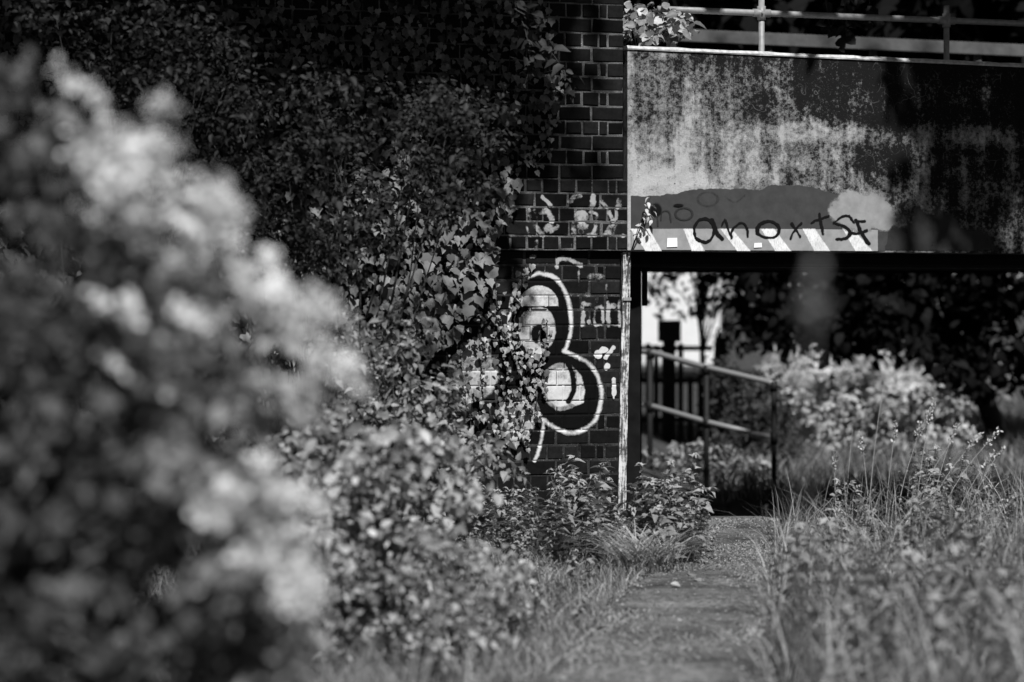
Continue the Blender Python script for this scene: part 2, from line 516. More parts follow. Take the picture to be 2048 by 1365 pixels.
# ------------------------------------------------------------------ paint helpers
_lat = np.random.default_rng(5).random((256, 256))
def vnoise(x, y):
    xi, yi = np.floor(x).astype(int), np.floor(y).astype(int)
    fx, fy = x - xi, y - yi
    fx, fy = fx * fx * (3 - 2 * fx), fy * fy * (3 - 2 * fy)
    g = lambda i, j: _lat[(xi + i) % 256, (yi + j) % 256]
    return (g(0, 0) * (1 - fx) + g(1, 0) * fx) * (1 - fy) + (g(0, 1) * (1 - fx) + g(1, 1) * fx) * fy
def fbm(x, y, sc, oc=4, o=0.0):
    v, a, t = 0, 1, 0
    for k in range(oc):
        v = v + a * (vnoise(x / sc + 17.3 * k + o, y / sc + 9.1 * k - o) - .5); t += a; a *= .6; sc /= 2.1
    return v / t * 2
def seg_d(x, y, a, b_):
    ax, ay = a; bx, by = b_
    dx, dy = bx - ax, by - ay
    t = np.clip(((x - ax) * dx + (y - ay) * dy) / max(dx * dx + dy * dy, 1e-9), 0, 1)
    return np.hypot(x - ax - t * dx, y - ay - t * dy)
def smooth_line(p, n=6):
    out = []
    for i in range(len(p) - 1):
        p0 = p[max(i - 1, 0)]; p1 = p[i]; p2 = p[i + 1]; p3 = p[min(i + 2, len(p) - 1)]
        for k in range(n):
            t = k / n
            out.append(tuple(0.5 * (2 * p1[c] + (p2[c] - p0[c]) * t + (2 * p0[c] - 5 * p1[c] + 4 * p2[c] - p3[c]) * t * t + (3 * p1[c] - p0[c] - 3 * p2[c] + p3[c]) * t ** 3) for c in (0, 1)))
    return out + [p[-1]]
def stroke(x, y, pts, wd, soft=3.0, curve=True):
    pts = smooth_line(pts) if curve and len(pts) > 2 else pts
    d = np.full(x.shape, 1e9)
    for a, b_ in zip(pts[:-1], pts[1:]): d = np.minimum(d, seg_d(x, y, a, b_))
    return np.clip((wd / 2 - d) / soft + 0.5, 0, 1)
def ell(x, y, cx, cy, rx, ry, soft=3.0):
    r = np.hypot((x - cx) / rx, (y - cy) / ry)
    return np.clip((1 - r) * min(rx, ry) / soft + 0.5, 0, 1)
def poly(x, y, pts, soft=2.0):
    inside = np.zeros(x.shape, bool)
    d = np.full(x.shape, 1e9)
    n = len(pts)
    for i in range(n):
        (x1_, y1_), (x2_, y2_) = pts[i], pts[(i + 1) % n]
        cnd = (y1_ > y) != (y2_ > y)
        xi = (x2_ - x1_) * (y - y1_) / ((y2_ - y1_) if y2_ != y1_ else 1e-9) + x1_
        inside ^= cnd & (x < xi)
        d = np.minimum(d, seg_d(x, y, pts[i], pts[(i + 1) % n]))
    return np.clip(np.where(inside, d, -d) / soft + 0.5, 0, 1)

RU0, RZ0, RES = -2.2, 0.0, 0.003            # relief map of the brick face
relief = np.full((int(3.6 / RES), int(2.3 / RES)), 0.0105, np.float32)
for (u0, u1, z0, z1, fr) in rects:
    a, b2 = int((u0 - RU0) / RES), int((u1 - RU0) / RES); c_, d_ = int((z0 - RZ0) / RES), int((z1 - RZ0) / RES)
    if b2 < 0 or a >= relief.shape[1] or d_ < 0 or c_ >= relief.shape[0]: continue
    relief[max(c_, 0):d_, max(a, 0):b2] = fr
brickvar = np.full(relief.shape, 1.0, np.float32)
for (u0, u1, z0, z1, fr) in rects:
    a, b2 = int((u0 - RU0) / RES), int((u1 - RU0) / RES); c_, d_ = int((z0 - RZ0) / RES), int((z1 - RZ0) / RES)
    if b2 < 0 or a >= relief.shape[1] or d_ < 0 or c_ >= relief.shape[0]: continue
    brickvar[max(c_, 0):d_, max(a, 0):b2] = random.uniform(.74, 1.02)
def relief_at(u, z):
    i = np.clip(((z - RZ0) / RES).astype(int), 0, relief.shape[0] - 1); j = np.clip(((u - RU0) / RES).astype(int), 0, relief.shape[1] - 1)
    return relief[i, j]

def paint_sheet(name, fn, box, off, mat, parent, res=0.004, on_brick=False):
    xa, ya, xb, yb = box
    u0, z1 = wall_uz(xa, ya, off); u1, z0 = wall_uz(xb, yb, off)
    nu, nz = max(2, int((u1 - u0) / res) + 1), max(2, int((z1 - z0) / res) + 1)
    U, Z = np.meshgrid(np.linspace(u0, u1, nu), np.linspace(z0, z1, nz))
    x, y = wall_px(U, Z, off)
    cov = fn(x, y)
    if on_brick:
        L = relief_at(U, Z)
        cov = cov * brickvar[np.clip(((Z - RZ0) / RES).astype(int), 0, relief.shape[0] - 1), np.clip(((U - RU0) / RES).astype(int), 0, relief.shape[1] - 1)]
        if off > 0.03: L = np.where(L > 0, -0.0385, L)
        L = L - 0.0045
    else: L = np.full(U.shape, -off)
    keep = np.zeros(cov.shape, bool); k = cov > 0.05
    keep[:-1, :-1] = k[:-1, :-1] | k[1:, :-1] | k[:-1, 1:] | k[1:, 1:]
    jj, ii = np.nonzero(keep[:-1, :-1])
    a = jj * nu + ii
    q = np.stack([a, a + 1, a + nu + 1, a + nu], -1)
    used, inv = np.unique(q, return_inverse=True)
    V = np.stack([U, L, Z], -1).reshape(-1, 3)[used]
    me = mesh_np(name, V, inv.ravel(), np.arange(len(q)) * 4, np.full(len(q), 4), mat, False, {'cov': cov.ravel()[used]})
    return link(bpy.data.objects.new(name, me), parent)
def mx(*a):
    r = a[0]
    for q in a[1:]: r = np.maximum(r, q)
    return r

# ------------------------------------------------------------------ spray paint on the bricks
P_white = paint_mat('white_spray_paint', 0.56, 0.30, 75)
P_pale = paint_mat('pale_spray_paint', 0.42, 0.34, 50)
P_black = paint_mat('black_spray_paint', 0.003, 0.22, 50)
P_thin = paint_mat('thin_old_spray_paint', 0.33, 0.55, 60)
OUT_TOP = [(1046, 562), (1060, 552), (1085, 548), (1112, 557), (1132, 588), (1141, 625), (1142, 655), (1137, 682), (1130, 703)]
OUT_R = [(1128, 703), (1150, 712), (1178, 728), (1197, 757), (1203, 790), (1197, 825), (1180, 852), (1152, 866), (1125, 863), (1100, 850), (1084, 841), (1064, 846)]
def g_black(x, y):
    body = poly(x, y, [(1030, 575), (1060, 553), (1110, 558), (1138, 600), (1141, 660), (1130, 703), (1178, 730), (1201, 775), (1196, 828), (1165, 862), (1110, 855), (1060, 845), (1000, 800), (1010, 690), (1022, 620)], 4)
    return body * 0.85
def g_white(x, y):
    o = mx(stroke(x, y, OUT_TOP, 8.5, 7), stroke(x, y, OUT_R, 9.5, 8), stroke(x, y, [(1087, 845), (1085, 870), (1078, 900), (1070, 922)], 8, 6),
           stroke(x, y, [(1046, 562), (1028, 585), (1020, 620), (1019, 660), (1024, 700)], 8, 4))
    dome = ell(x, y, 1078, 610, 40, 39, 3) * (y < 613)
    lobe = ell(x, y, 1122, 775, 34, 40, 5) * 0.95
    lobe = lobe * (1 - stroke(x, y, [(1136, 728), (1146, 752), (1147, 780), (1136, 803)], 10, 3))
    right = poly(x, y, [(1150, 738), (1164, 752), (1171, 780), (1168, 806), (1150, 812), (1140, 806), (1152, 782), (1153, 755)], 4)
    chin = poly(x, y, [(1056, 695), (1088, 695), (1086, 717), (1060, 718)], 4)
    return mx(o, dome * 0.9, lobe, right, chin * 0.8)
def g_pale(x, y):
    face = ell(x, y, 1074, 658, 38, 50, 4) * (y > 604)
    brow = stroke(x, y, [(1040, 622), (1060, 609), (1092, 609), (1116, 622)], 13, 5)
    eye = ell(x, y, 1078, 668, 15, 19, 5) * (1 - stroke(x, y, [(1080, 662), (1079, 690)], 5, 3))
    face = face * (1 - brow) * (1 - eye)
    disc = ell(x, y, 1124, 774, 42, 49, 4)
    disc = disc * (1 - stroke(x, y, [(1136, 728), (1146, 752), (1147, 780), (1136, 803)], 8, 3))
    left = ell(x, y, 945, 748, 52, 58, 8); low = ell(x, y, 1035, 835, 38, 50, 10)
    diag = mx(stroke(x, y, [(960, 566), (980, 600), (1008, 660), (1040, 742), (1082, 830)], 8, 3), stroke(x, y, [(948, 615), (972, 645)], 7, 3))
    return mx(face * .9, disc * .8, left * .85, low * .85, diag * .7)
def g_up(x, y):
    S = lambda p, w_, so=4.0: stroke(x, y, p, w_, so)
    o = mx(S([(1085, 394), (1100, 411)], 9), S([(1139, 404), (1148, 395), (1160, 393)], 9), S([(1186, 393), (1184, 413)], 12), S([(1203, 404), (1211, 414)], 10), S([(1238, 402), (1237, 413)], 12),
           S([(1058, 421), (1059, 443)], 8), S([(1068, 422), (1074, 438)], 8) * .7, S([(1082, 426), (1094, 424), (1103, 442)], 12) * .85,
           ell(x, y, 1163, 433, 15, 13, 4), ell(x, y, 1164, 452, 13, 8, 4), S([(1182, 424), (1192, 428), (1191, 446), (1189, 462), (1174, 470), (1156, 471), (1147, 458), (1146, 446)], 8),
           S([(1157, 456), (1157.5, 470)], 3, 2), S([(1165, 456), (1165.5, 472)], 3, 2), S([(1131, 469), (1191, 471)], 8) * .85,
           S([(1217, 424), (1224, 438)], 7), S([(1234, 424), (1233, 438)], 6), ell(x, y, 1226, 441, 6, 5), poly(x, y, [(1217, 448), (1236, 449), (1228, 473), (1201, 472)], 4) * .85)
    o = mx(o, S([(1068, 450), (1086, 471)], 11) * .8, ell(x, y, 1096, 456, 11, 10, 5) * .8, S([(1115, 454), (1103, 463)], 11) * .75, S([(1054, 456), (1059, 473)], 6), S([(1073, 481), (1074, 501)], 9), S([(1142.5, 483), (1142.5, 501)], 4) * .8, ell(x, y, 1246, 472, 5, 4) * .9)
    return o
def g_low(x, y):
    S = lambda p, w_, so=4.0: stroke(x, y, p, w_, so)
    o = mx(S([(1114, 534), (1117, 522), (1131, 517), (1148, 523), (1162, 533)], 10) * .8, ell(x, y, 1067, 513, 8, 4) * .7, S([(1158, 545), (1158, 569)], 5) * .8, ell(x, y, 1192, 554, 17, 8, 6) * .7,
           S([(1212, 571), (1214, 597)], 5) * .85, ell(x, y, 1176, 588, 9, 9, 8) * .5, S([(1168, 606), (1166, 628), (1166, 651)], 8), S([(1168, 609), (1180, 610)], 8), ell(x, y, 1179, 645, 5, 5),
           S([(1191, 616), (1205, 616), (1206, 649)], 7) * .9, S([(1191, 616), (1190, 649), (1206, 649)], 6) * .9, S([(1217, 606), (1217, 652)], 9) * .9, ell(x, y, 1226, 612, 7, 8) * .7, S([(1238, 602), (1240, 652)], 7) * .85, S([(1190, 652), (1240, 652)], 5) * .5)
    return o
def g_blob(x, y):
    return mx(ell(x, y, 1197, 709, 8.5, 10, 2), ell(x, y, 1207, 700, 9, 7, 2), stroke(x, y, [(1212, 716), (1227, 695)], 9, 3) * .8, ell(x, y, 1214, 734, 6, 7.5, 2), stroke(x, y, [(1228, 760), (1228, 788)], 9, 2), stroke(x, y, [(1228, 786), (1228, 797)], 4, 2))
def fade(x, y, lo=.62):
    return lo + (1 - lo) * ss(-.45, .35, fbm(x, y, 22, 4, 11.0))
def sprayed(fn, a, lo):
    def g(x, y):
        return fn(x + a * 2 * fbm(x, y, 14, 4, 3.0), y + a * 2 * fbm(x, y, 14, 4, 77.0)) * fade(x, y, lo)
    return g
g_pale, g_white = sprayed(g_pale, 1.0, .6), sprayed(g_white, .9, .68)
g_up, g_low, g_blob = sprayed(g_up, 1.6, .35), sprayed(g_low, 1.6, .4), sprayed(g_blob, 1.2, .8)
g1 = paint_sheet('spray_shadow', g_black, (985, 540, 1212, 875), 0.002, P_black, wall, 0.006, True)
def lifted(o, e):
    o.location.y -= e; return o
lifted(paint_sheet('spray_fill', g_pale, (880, 555, 1180, 895), 0.002, P_pale, wall, 0.004, True), 0.0012)['label'] = 'pale painted lobes of the spray drawing'
lifted(paint_sheet('spray_outline', g_white, (1000, 540, 1212, 930), 0.002, P_white, wall, 0.004, True), 0.0024)['label'] = 'thick white sprayed outline of three lobes'
lifted(paint_sheet('spray_lettering', g_up, (1040, 380, 1259, 502), 0.047, P_thin, wall, 0.004, True), 0.001)['label'] = 'worn sprayed letters on the projecting brick courses'
lifted(paint_sheet('spray_lettering', g_low, (1050, 506, 1243, 660), 0.002, P_thin, wall, 0.004, True), 0.0012)['label'] = 'worn sprayed letters beside the white post'
lifted(paint_sheet('paint_splash', g_blob, (1180, 685, 1236, 802), 0.002, P_white, wall, 0.004, True), 0.0016)

# ------------------------------------------------------------------ the bridge
BF = 0.055                                         # the beam stands proud of the upper bricks
bridge = empty('bridge', wall_world(0, 0, 0), TH)
tag(bridge, 'low bridge with stained concrete edge beam over the dark underpass', 'bridge')
bu0 = wall_uz(1255, 300, BF)[0]
bz0 = wall_uz(1400, 503, BF)[1] + 0.002
bzt = wall_uz(1260, 93, BF)[1]
BL = 5.2
def ztop(u): return bzt - 0.016 * (u - bu0)         # falls a little towards the far end
mb = MB()
mb.add([(bu0, -BF, bz0), (bu0 + BL, -BF, bz0 - .012), (bu0 + BL, 0.28, bz0 - .012), (bu0, 0.28, bz0), (bu0, -BF, bzt - .02), (bu0 + BL, -BF, ztop(bu0 + BL) - .02), (bu0 + BL, 0.28, ztop(bu0 + BL) - .02), (bu0, 0.28, bzt - .02)],
       [(0, 3, 2, 1), (4, 5, 6, 7), (0, 1, 5, 4), (1, 2, 6, 5), (2, 3, 7, 6), (3, 0, 4, 7)])
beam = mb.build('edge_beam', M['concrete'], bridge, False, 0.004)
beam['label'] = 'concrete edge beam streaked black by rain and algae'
mb = MB()
nseg = 60
for k in range(nseg + 1):
    u = bu0 - .003 + (BL + .006) * k / nseg; zt = ztop(u); j = random.uniform(-.003, .003); j2 = random.uniform(-.003, .003)
    mb.v += [(u, -BF - .010, zt - .021), (u, -BF - .013 + j, zt - .012 + j2), (u, -BF + .004 + j, zt + .006 + j2), (u, 0.285, zt + .008), (u, 0.285, zt - .019)]
for k in range(nseg):
    for a in range(5):
        q = (a + 1) % 5
        mb.f.append((k * 5 + a, k * 5 + 5 + a, k * 5 + 5 + q, k * 5 + q))
mb.f += [(0, 1, 2, 3, 4), tuple(nseg * 5 + a for a in (4, 3, 2, 1, 0))]
mb.build('coping', M['coping'], bridge)['label'] = 'pale sunlit lip along the top of the beam'
gz = PZ(535, 17.5)
MB().box(bu0 - .02, BL, 0.30, 0.42, gz, bz0 + .3).build('girder', M['steel_dark'], bridge)
MB().box(bu0 - .02, BL, 0.285, 0.30, bz0 - .035, bz0 + .2).build('ledger', M['soffit'], bridge)
MB().box(bu0 - .02, BL, 0.22, 0.50, gz - .02, gz - .002).build('girder_flange', M['steel_dark'], bridge)
MB().box(-0.6, BL + .6, 0.43, 4.7, gz + .02, DECK_TOP).build('deck', M['soffit'], bridge)
MB().box(-0.4, BL, 4.72, 4.95, gz, DECK_TOP + .05).build('edge_beam', M['soffit'], bridge)

ab = empty('underpass_wall', (lw(15.7), 15.7, 0))
tag(ab, 'unlit inner wall of the underpass behind the white post', 'wall')
def wq(pts, z0, z1, name, mat, par):
    r = par.location
    return MB().prism([(p[0] - r.x, p[1] - r.y) for p in pts], z0, z1).build(name, mat, par)
c1 = wall_world(-0.05, 0.36, 0)
wq([(c1.x - .25, c1.y - .04), (lw(15.75) - .015, 15.78), (lw(FAR_D), FAR_D), (lw(FAR_D) - .28, FAR_D)], -0.6, bz0 - .04, 'masonry', M['soffit'], ab)
wq([(lw(16.2), 16.2), (lw(16.2) + .035, 16.25), (lw(16.9) + .035, 16.9), (lw(16.9), 16.95)], PZ(612, 16.5), bz0 - .05, 'bearing_block', M['soffit'], ab)
ab2 = empty('underpass_wall', (4.1, 17.5, 0))
tag(ab2, 'black inner wall of the underpass behind the outermost seeding grass', 'wall')
wq([(4.40, 16.9), (4.75, 16.9), (5.0, FAR_D + .3), (PX(2075, FAR_D + .3), FAR_D + .3)], -0.6, gz + .015, 'masonry', M['soffit'], ab2)

# ---- paint on the beam
OFF = BF + 0.0025
P_grey = paint_mat('grey_masking_paint', 0.050, 0.55, 16, 0.55)
P_greyd = paint_mat('dark_grey_masking_paint', 0.03, 0.7, 14, 0.6)
P_lgrey = paint_mat('light_grey_panel_paint', 0.27, 0.5, 22, 0.62)
P_stripe = paint_mat('white_stripe_paint', 0.70, 0.55, 1.0, 0.80, streak=(120, 20, 45))
P_patch = paint_mat('pale_patch_paint', 0.25, 0.8, 16, 0.55)
P_tag = paint_mat('black_marker_paint', 0.006, 0.10, 60)
P_faint = paint_mat('faded_black_paint', 0.03, 0.3, 60, 0.6)
P_stick = paint_mat('paper_sticker', 0.82, 0.02, 50)
def wobble(x, y, a):
    return x + a * 2.2 * fbm(x, y, 26, 5), y + a * 2.2 * fbm(x, y, 26, 5, 40.7)
def b_grey(x, y):
    x, y = wobble(x, y, 2.5)
    return poly(x, y, [(1258, 393), (1340, 391), (1370, 383), (1395, 379), (1420, 377), (1480, 376), (1520, 380), (1545, 371), (1600, 371), (1640, 378), (1670, 388), (1700, 402), (1780, 445), (1770, 510), (1258, 510)], 3)
def b_greyd(x, y):
    x, y = wobble(x, y, 4)
    return poly(x, y, [(1690, 402), (1770, 440), (1800, 432), (1836, 417), (1855, 424), (1885, 418), (1912, 428), (1922, 452), (1985, 465), (1998, 506), (1700, 510)], 22)
paint_sheet('masking_paint', b_greyd, (1690, 410, 2005, 502.6), OFF, P_greyd, bridge, 0.006)
paint_sheet('masking_paint', b_grey, (1262, 366, 1790, 502.6), OFF + .0015, P_grey, bridge, 0.005)
paint_sheet('warning_panel', lambda x, y: np.clip((x - 1261) / 2, 0, 1) * np.clip((1757 - x) / 2, 0, 1) * np.clip((y - 457) / 1.5, 0, 1), (1260, 456, 1759, 502.6), OFF + .003, P_lgrey, bridge, 0.004)
for (a, b_, c_, d_) in [(1258, 1299, 1291, 1326), (1365, 1386, 1383, 1412), (1438, 1464, 1474, 1504), (1519, 1549, 1550, 1585), (1603, 1631, 1628, 1663), (1683, 1706, 1710, 1748)]:
    paint_sheet('hazard_stripe', lambda x, y: poly(x, y, [(a, 457), (b_, 457), (d_, 504), (c_, 504)], 4) * (y > 457), (max(a - 4, 1261), 456, d_ + 4, 502.6), OFF + .0045, P_stripe, bridge, 0.004)
def b_patch(x, y):
    x, y = wobble(x, y, 5)
    return mx(ell(x, y, 1722, 424, 62, 42, 16), ell(x, y, 1708, 402, 36, 22, 12), ell(x, y, 1682, 425, 22, 24, 12), ell(x, y, 1765, 440, 24, 24, 12), ell(x, y, 1798, 442, 28, 14, 14) * .6)
paint_sheet('pale_paint_patch', b_patch, (1655, 376, 1835, 465), OFF + .0045, P_patch, bridge, 0.004)
S5 = lambda x, y, p, w_=6: stroke(x, y, p, w_ * (1 + .35 * fbm(x, y, 18, 2, 91.)), 3)
def ring(x, y, cx, cy, rx, ry, wd):
    r = np.hypot((x - cx) / rx, (y - cy) / ry)
    return np.clip((wd / 2 - np.abs(r - 1) * (rx + ry) / 2) / 2 + .5, 0, 1)
letters = [
    lambda x, y: mx(ring(x, y, 1408, 461, 20, 24, 6), S5(x, y, [(1424, 440), (1430, 455), (1434, 468), (1444, 479)], 7)),
    lambda x, y: mx(S5(x, y, [(1452, 442), (1458, 460), (1463, 478)], 5), S5(x, y, [(1463, 478), (1467, 458), (1480, 446), (1490, 448), (1494, 460), (1495, 474)], 5), S5(x, y, [(1450, 440), (1443, 452)], 4)),
    lambda x, y: mx(ring(x, y, 1537, 460, 22, 17, 6), S5(x, y, [(1515, 466), (1522, 448), (1540, 443)], 5)),
    lambda x, y: mx(S5(x, y, [(1583, 447), (1592, 459), (1601, 474)], 5), S5(x, y, [(1603, 448), (1592, 460), (1580, 479)], 5)),
    lambda x, y: mx(S5(x, y, [(1640, 429), (1642, 450), (1647, 469)], 6), S5(x, y, [(1622, 446), (1640, 439), (1657, 432)], 5)),
    lambda x, y: mx(S5(x, y, [(1667, 446), (1682, 434), (1697, 432), (1708, 446)], 5), S5(x, y, [(1667, 446), (1688, 453), (1701, 465), (1694, 477), (1674, 478)], 6)),
    lambda x, y: mx(S5(x, y, [(1712, 441), (1718, 456), (1726, 472), (1737, 489)], 7), S5(x, y, [(1706, 467), (1720, 466), (1734, 462)], 6), S5(x, y, [(1712, 441), (1722, 444), (1729, 443)], 5)),
]
boxes = [(1382, 428, 1450, 490), (1438, 434, 1500, 484), (1508, 436, 1566, 482), (1574, 440, 1608, 484), (1616, 424, 1662, 474), (1660, 426, 1714, 484), (1702, 436, 1742, 494)]
def inked(fn):
    return lambda x, y: fn(x + 2.6 * fbm(x, y, 12, 3, 5.), y + 2.6 * fbm(x, y, 12, 3, 61.)) * (.72 + .28 * ss(-.4, .2, fbm(x, y, 9, 3, 23.)))
for fn, bx in zip(letters, boxes): paint_sheet('tag_letter', inked(fn), bx, OFF + .006, P_tag, bridge, 0.003)
paint_sheet('faded_tag', lambda x, y: mx(ring(x, y, 1368, 428, 17, 12, 5) * .75, S5(x, y, [(1322, 440), (1325, 424), (1338, 424), (1342, 444)], 5) * .75, S5(x, y, [(1314, 420), (1316, 452)], 4) * .8, ring(x, y, 1416, 398, 20, 14, 6) * .5, S5(x, y, [(1450, 392), (1470, 404), (1490, 390)], 6) * .5), (1300, 378, 1500, 460), OFF + .006, P_faint, bridge, 0.004)
paint_sheet('tag_spot', lambda x, y: mx(ell(x, y, 1357, 411, 10, 3), ell(x, y, 1312, 420, 12, 14, 8) * .8), (1295, 400, 1372, 440), OFF + .0075, P_tag, bridge, 0.003)
for (a, b_, c_, d_) in [(1333, 476, 1354, 495), (1507, 486, 1523, 496)]:
    u0, zz1 = wall_uz(a, b_, OFF); u1, zz0 = wall_uz(c_, d_, OFF)
    mb = MB(); mb.add([(u0, -OFF - .009, zz0), (u1, -OFF - .0088, zz0 + .003), (u1 - .002, -OFF - .009, zz1), (u0 + .003, -OFF - .0086, zz1 - .002), (u0, -OFF - .0065, zz0), (u1, -OFF - .0065, zz0 + .003), (u1 - .002, -OFF - .0065, zz1), (u0 + .003, -OFF - .0065, zz1 - .002)],
                      [(0, 1, 2, 3), (0, 4, 5, 1), (1, 5, 6, 2), (2, 6, 7, 3), (3, 7, 4, 0)])
    mb.build('sticker', simple('white_sticker', 0.8, .05, 30, .6, .3, 0), bridge)

# ------------------------------------------------------------------ railings on the bridge
def railing(label, cat, ya, xa, yb, xb, ly, r, posts, clamps, flat=None, mat=None):
    ua = wall_uz(xa, ya, -ly)
    ub = wall_uz(xb, yb, -ly)
    root = empty('railing', wall_world(ua[0], ly, DECK_TOP))
    tag(root, label, cat)
    o = root.location
    A, B = wall_world(ua[0], ly, ua[1]) - o, wall_world(ub[0], ly, ub[1]) - o
    e = (B - A)
    if flat:
        n_ = Vector((-e.y, e.x, 0)).normalized() * 0.025
        mb = MB(); v = []
        for q in (A, A + e * 1.25):
            v += [q - n_, q + n_, q + n_ + Vector((0, 0, -flat)), q - n_ + Vector((0, 0, -flat))]
        mb.add(v, [(0, 1, 2, 3), (7, 6, 5, 4), (0, 4, 5, 1), (1, 5, 6, 2), (2, 6, 7, 3), (3, 7, 4, 0)])
        mb.build('rail', mat, root, False, 0.004)
    else:
        MB().tube([A - e * .02 + e * (1.3 * k / 12) for k in range(13)], r, 14).build('rail', mat, root, True)
    for xp in posts:
        u = wall_uz(xp, 60, -ly)[0]
        t = (u - ua[0]) / (ub[0] - ua[0])
        q = A + e * t
        top = q + Vector((0, 0, 0.10 if not flat else -0.01))
        bot = Vector((q.x, q.y, 0.0))
        if flat: MB().box(q.x - .03, q.x + .03, q.y + .02, q.y + .07, 0, q.z - .01).build('post', mat, root)
        else:
            p = MB().tube([bot, top], r * .95, 14).build('post', mat, root, True)
            if clamps:
                MB().tube([q + Vector((0, 0, -.045)), q + Vector((0, 0, .045))], r * 1.35, 14).build('clamp', mat, p, True)
                MB().tube([q - e.normalized() * .06, q + e.normalized() * .06], r * 1.3, 14).build('clamp', mat, p, True)
                MB().tube([q + Vector((.004, -.03, 0)), q + Vector((.004, -.045, 0))], .007, 6).build('bolt', mat, p)
railing('tubular steel railing along the top of the stained beam', 'railing', 19, 1330, 47, 2030, 0.16, 0.021, [1523, 1893], True, None, M['galv'])
railing('flat grey rail on short posts behind the tubular railing', 'railing', 57, 1330, 89, 2030, 4.4, 0.02, [1537, 1748, 1957], False, 0.105, M['rail_grey'])

# ------------------------------------------------------------------ foliage builders
def unit(v): return v / np.maximum(np.linalg.norm(v, axis=-1, keepdims=True), 1e-9)
def tmpl(outline, fold=0.12, droop=0.15):
    """leaf outline (x across, y along 0..1) as a fan about the midrib; returns verts, tris"""
    pts = [(0, 0.0)] + outline + [(0, 1.0)] + [(-x, y) for x, y in outline[::-1]]
    v = [(x, y, fold * abs(x) - droop * y * y) for x, y in pts]
    mid = (0, 0.45, -droop * 0.2)
    v.append(mid); m = len(v) - 1
    f = [(i, (i + 1) % m, m) for i in range(m)]
    return np.array(v, float), np.array(f)
T_OVAL = tmpl([(0.24, 0.25), (0.27, 0.55)], 0.3, 0.2)
T_WIDE = tmpl([(0.34, 0.22), (0.40, 0.5), (0.22, 0.8)], 0.25, 0.15)
T_IVY = tmpl([(0.20, -0.10), (0.47, 0.08), (0.40, 0.30), (0.44, 0.50), (0.18, 0.68)], 0.22, 0.15)
T_NETTLE = tmpl([(0.27, 0.12), (0.30, 0.33), (0.20, 0.6)], 0.35, 0.3)
T_QUAD = (np.array([(-.3, .1, .05), (0, -.1, 0), (.3, .1, .05), (.28, .6, .02), (0, 1, -.12), (-.28, .6, .02)], float), np.array([(0, 1, 2), (0, 2, 3), (0, 3, 5), (5, 3, 4)]))

def leaf_mesh(name, pos, nrm, axis, size, tone, T, mat):
    tv, tf = T
    nrm = unit(nrm); axis = axis - (axis * nrm).sum(-1, keepdims=True) * nrm
    axis = unit(axis); side = np.cross(axis, nrm)
    R = np.stack([side, axis, nrm], 1)                       # N,3,3
    wv = 1 + 0.25 * (rng.random((len(pos), 1, 1)) - .5)
    loc = tv[None] * size[:, None, None] * np.concatenate([wv, np.ones_like(wv), 1 + 1.5 * (rng.random(wv.shape) - .3)], -1)
    V = pos[:, None] + np.einsum('nvk,nkc->nvc', loc, R)
    n, k = len(pos), len(tv)
    Fc = (tf[None] + (np.arange(n) * k)[:, None, None]).reshape(-1, 3)
    return mesh_np(name, V.reshape(-1, 3), Fc.ravel(), np.arange(len(Fc)) * 3, np.full(len(Fc), 3), mat, False, {'tone': np.repeat(tone, k)})

def rand_dirs(n): return unit(rng.normal(size=(n, 3)))
def in_poly(x, y, pts):
    ins = np.zeros(x.shape, bool); n = len(pts)
    for i in range(n):
        (a, b_), (c_, d_) = pts[i], pts[(i + 1) % n]
        with np.errstate(divide='ignore', invalid='ignore'):
            ins ^= ((b_ > y) != (d_ > y)) & (x < (c_ - a) * (y - b_) / ((d_ - b_) if d_ != b_ else 1e-9) + a)
    return ins
def poly_sample(pts, n):
    p = np.array(pts); lo, hi = p.min(0), p.max(0); out = np.zeros((0, 2))
    while len(out) < n:
        q = lo + rng.random((n * 3, 2)) * (hi - lo)
        out = np.concatenate([out, q[in_poly(q[:, 0], q[:, 1], pts)]])
    return out[:n]
def pix(xy, d):
    d = np.broadcast_to(d, (len(xy),))
    return np.stack([(xy[:, 0] - 1024) / F * d, d, CAMH - (xy[:, 1] - HORIZON) / F * d], -1)
def gz1(x, y): return float(ground_z(np.array(float(x)), np.array(float(y))))

def cluster_leaves(cent, rad, per, sq=(1, 1, 1)):
    """leaf positions around clump centres, gathered along short twigs"""
    n = len(cent)
    tw = 4
    dirs = rand_dirs(n * tw).reshape(n, tw, 3); dirs[..., 2] = np.abs(dirs[..., 2]) * .6 + dirs[..., 2] * .4
    idx = rng.integers(0, tw, (n, per)); t = rng.random((n, per)) ** 0.7
    off = np.take_along_axis(dirs, idx[..., None].repeat(3, -1), 1) * t[..., None]
    off = off + rng.normal(size=off.shape) * 0.28
    off = off * np.array(sq)
    pos = cent[:, None] + off * np.reshape(rad, (-1, 1, 1))
    return pos.reshape(-1, 3), unit(off.reshape(-1, 3) + 1e-6)

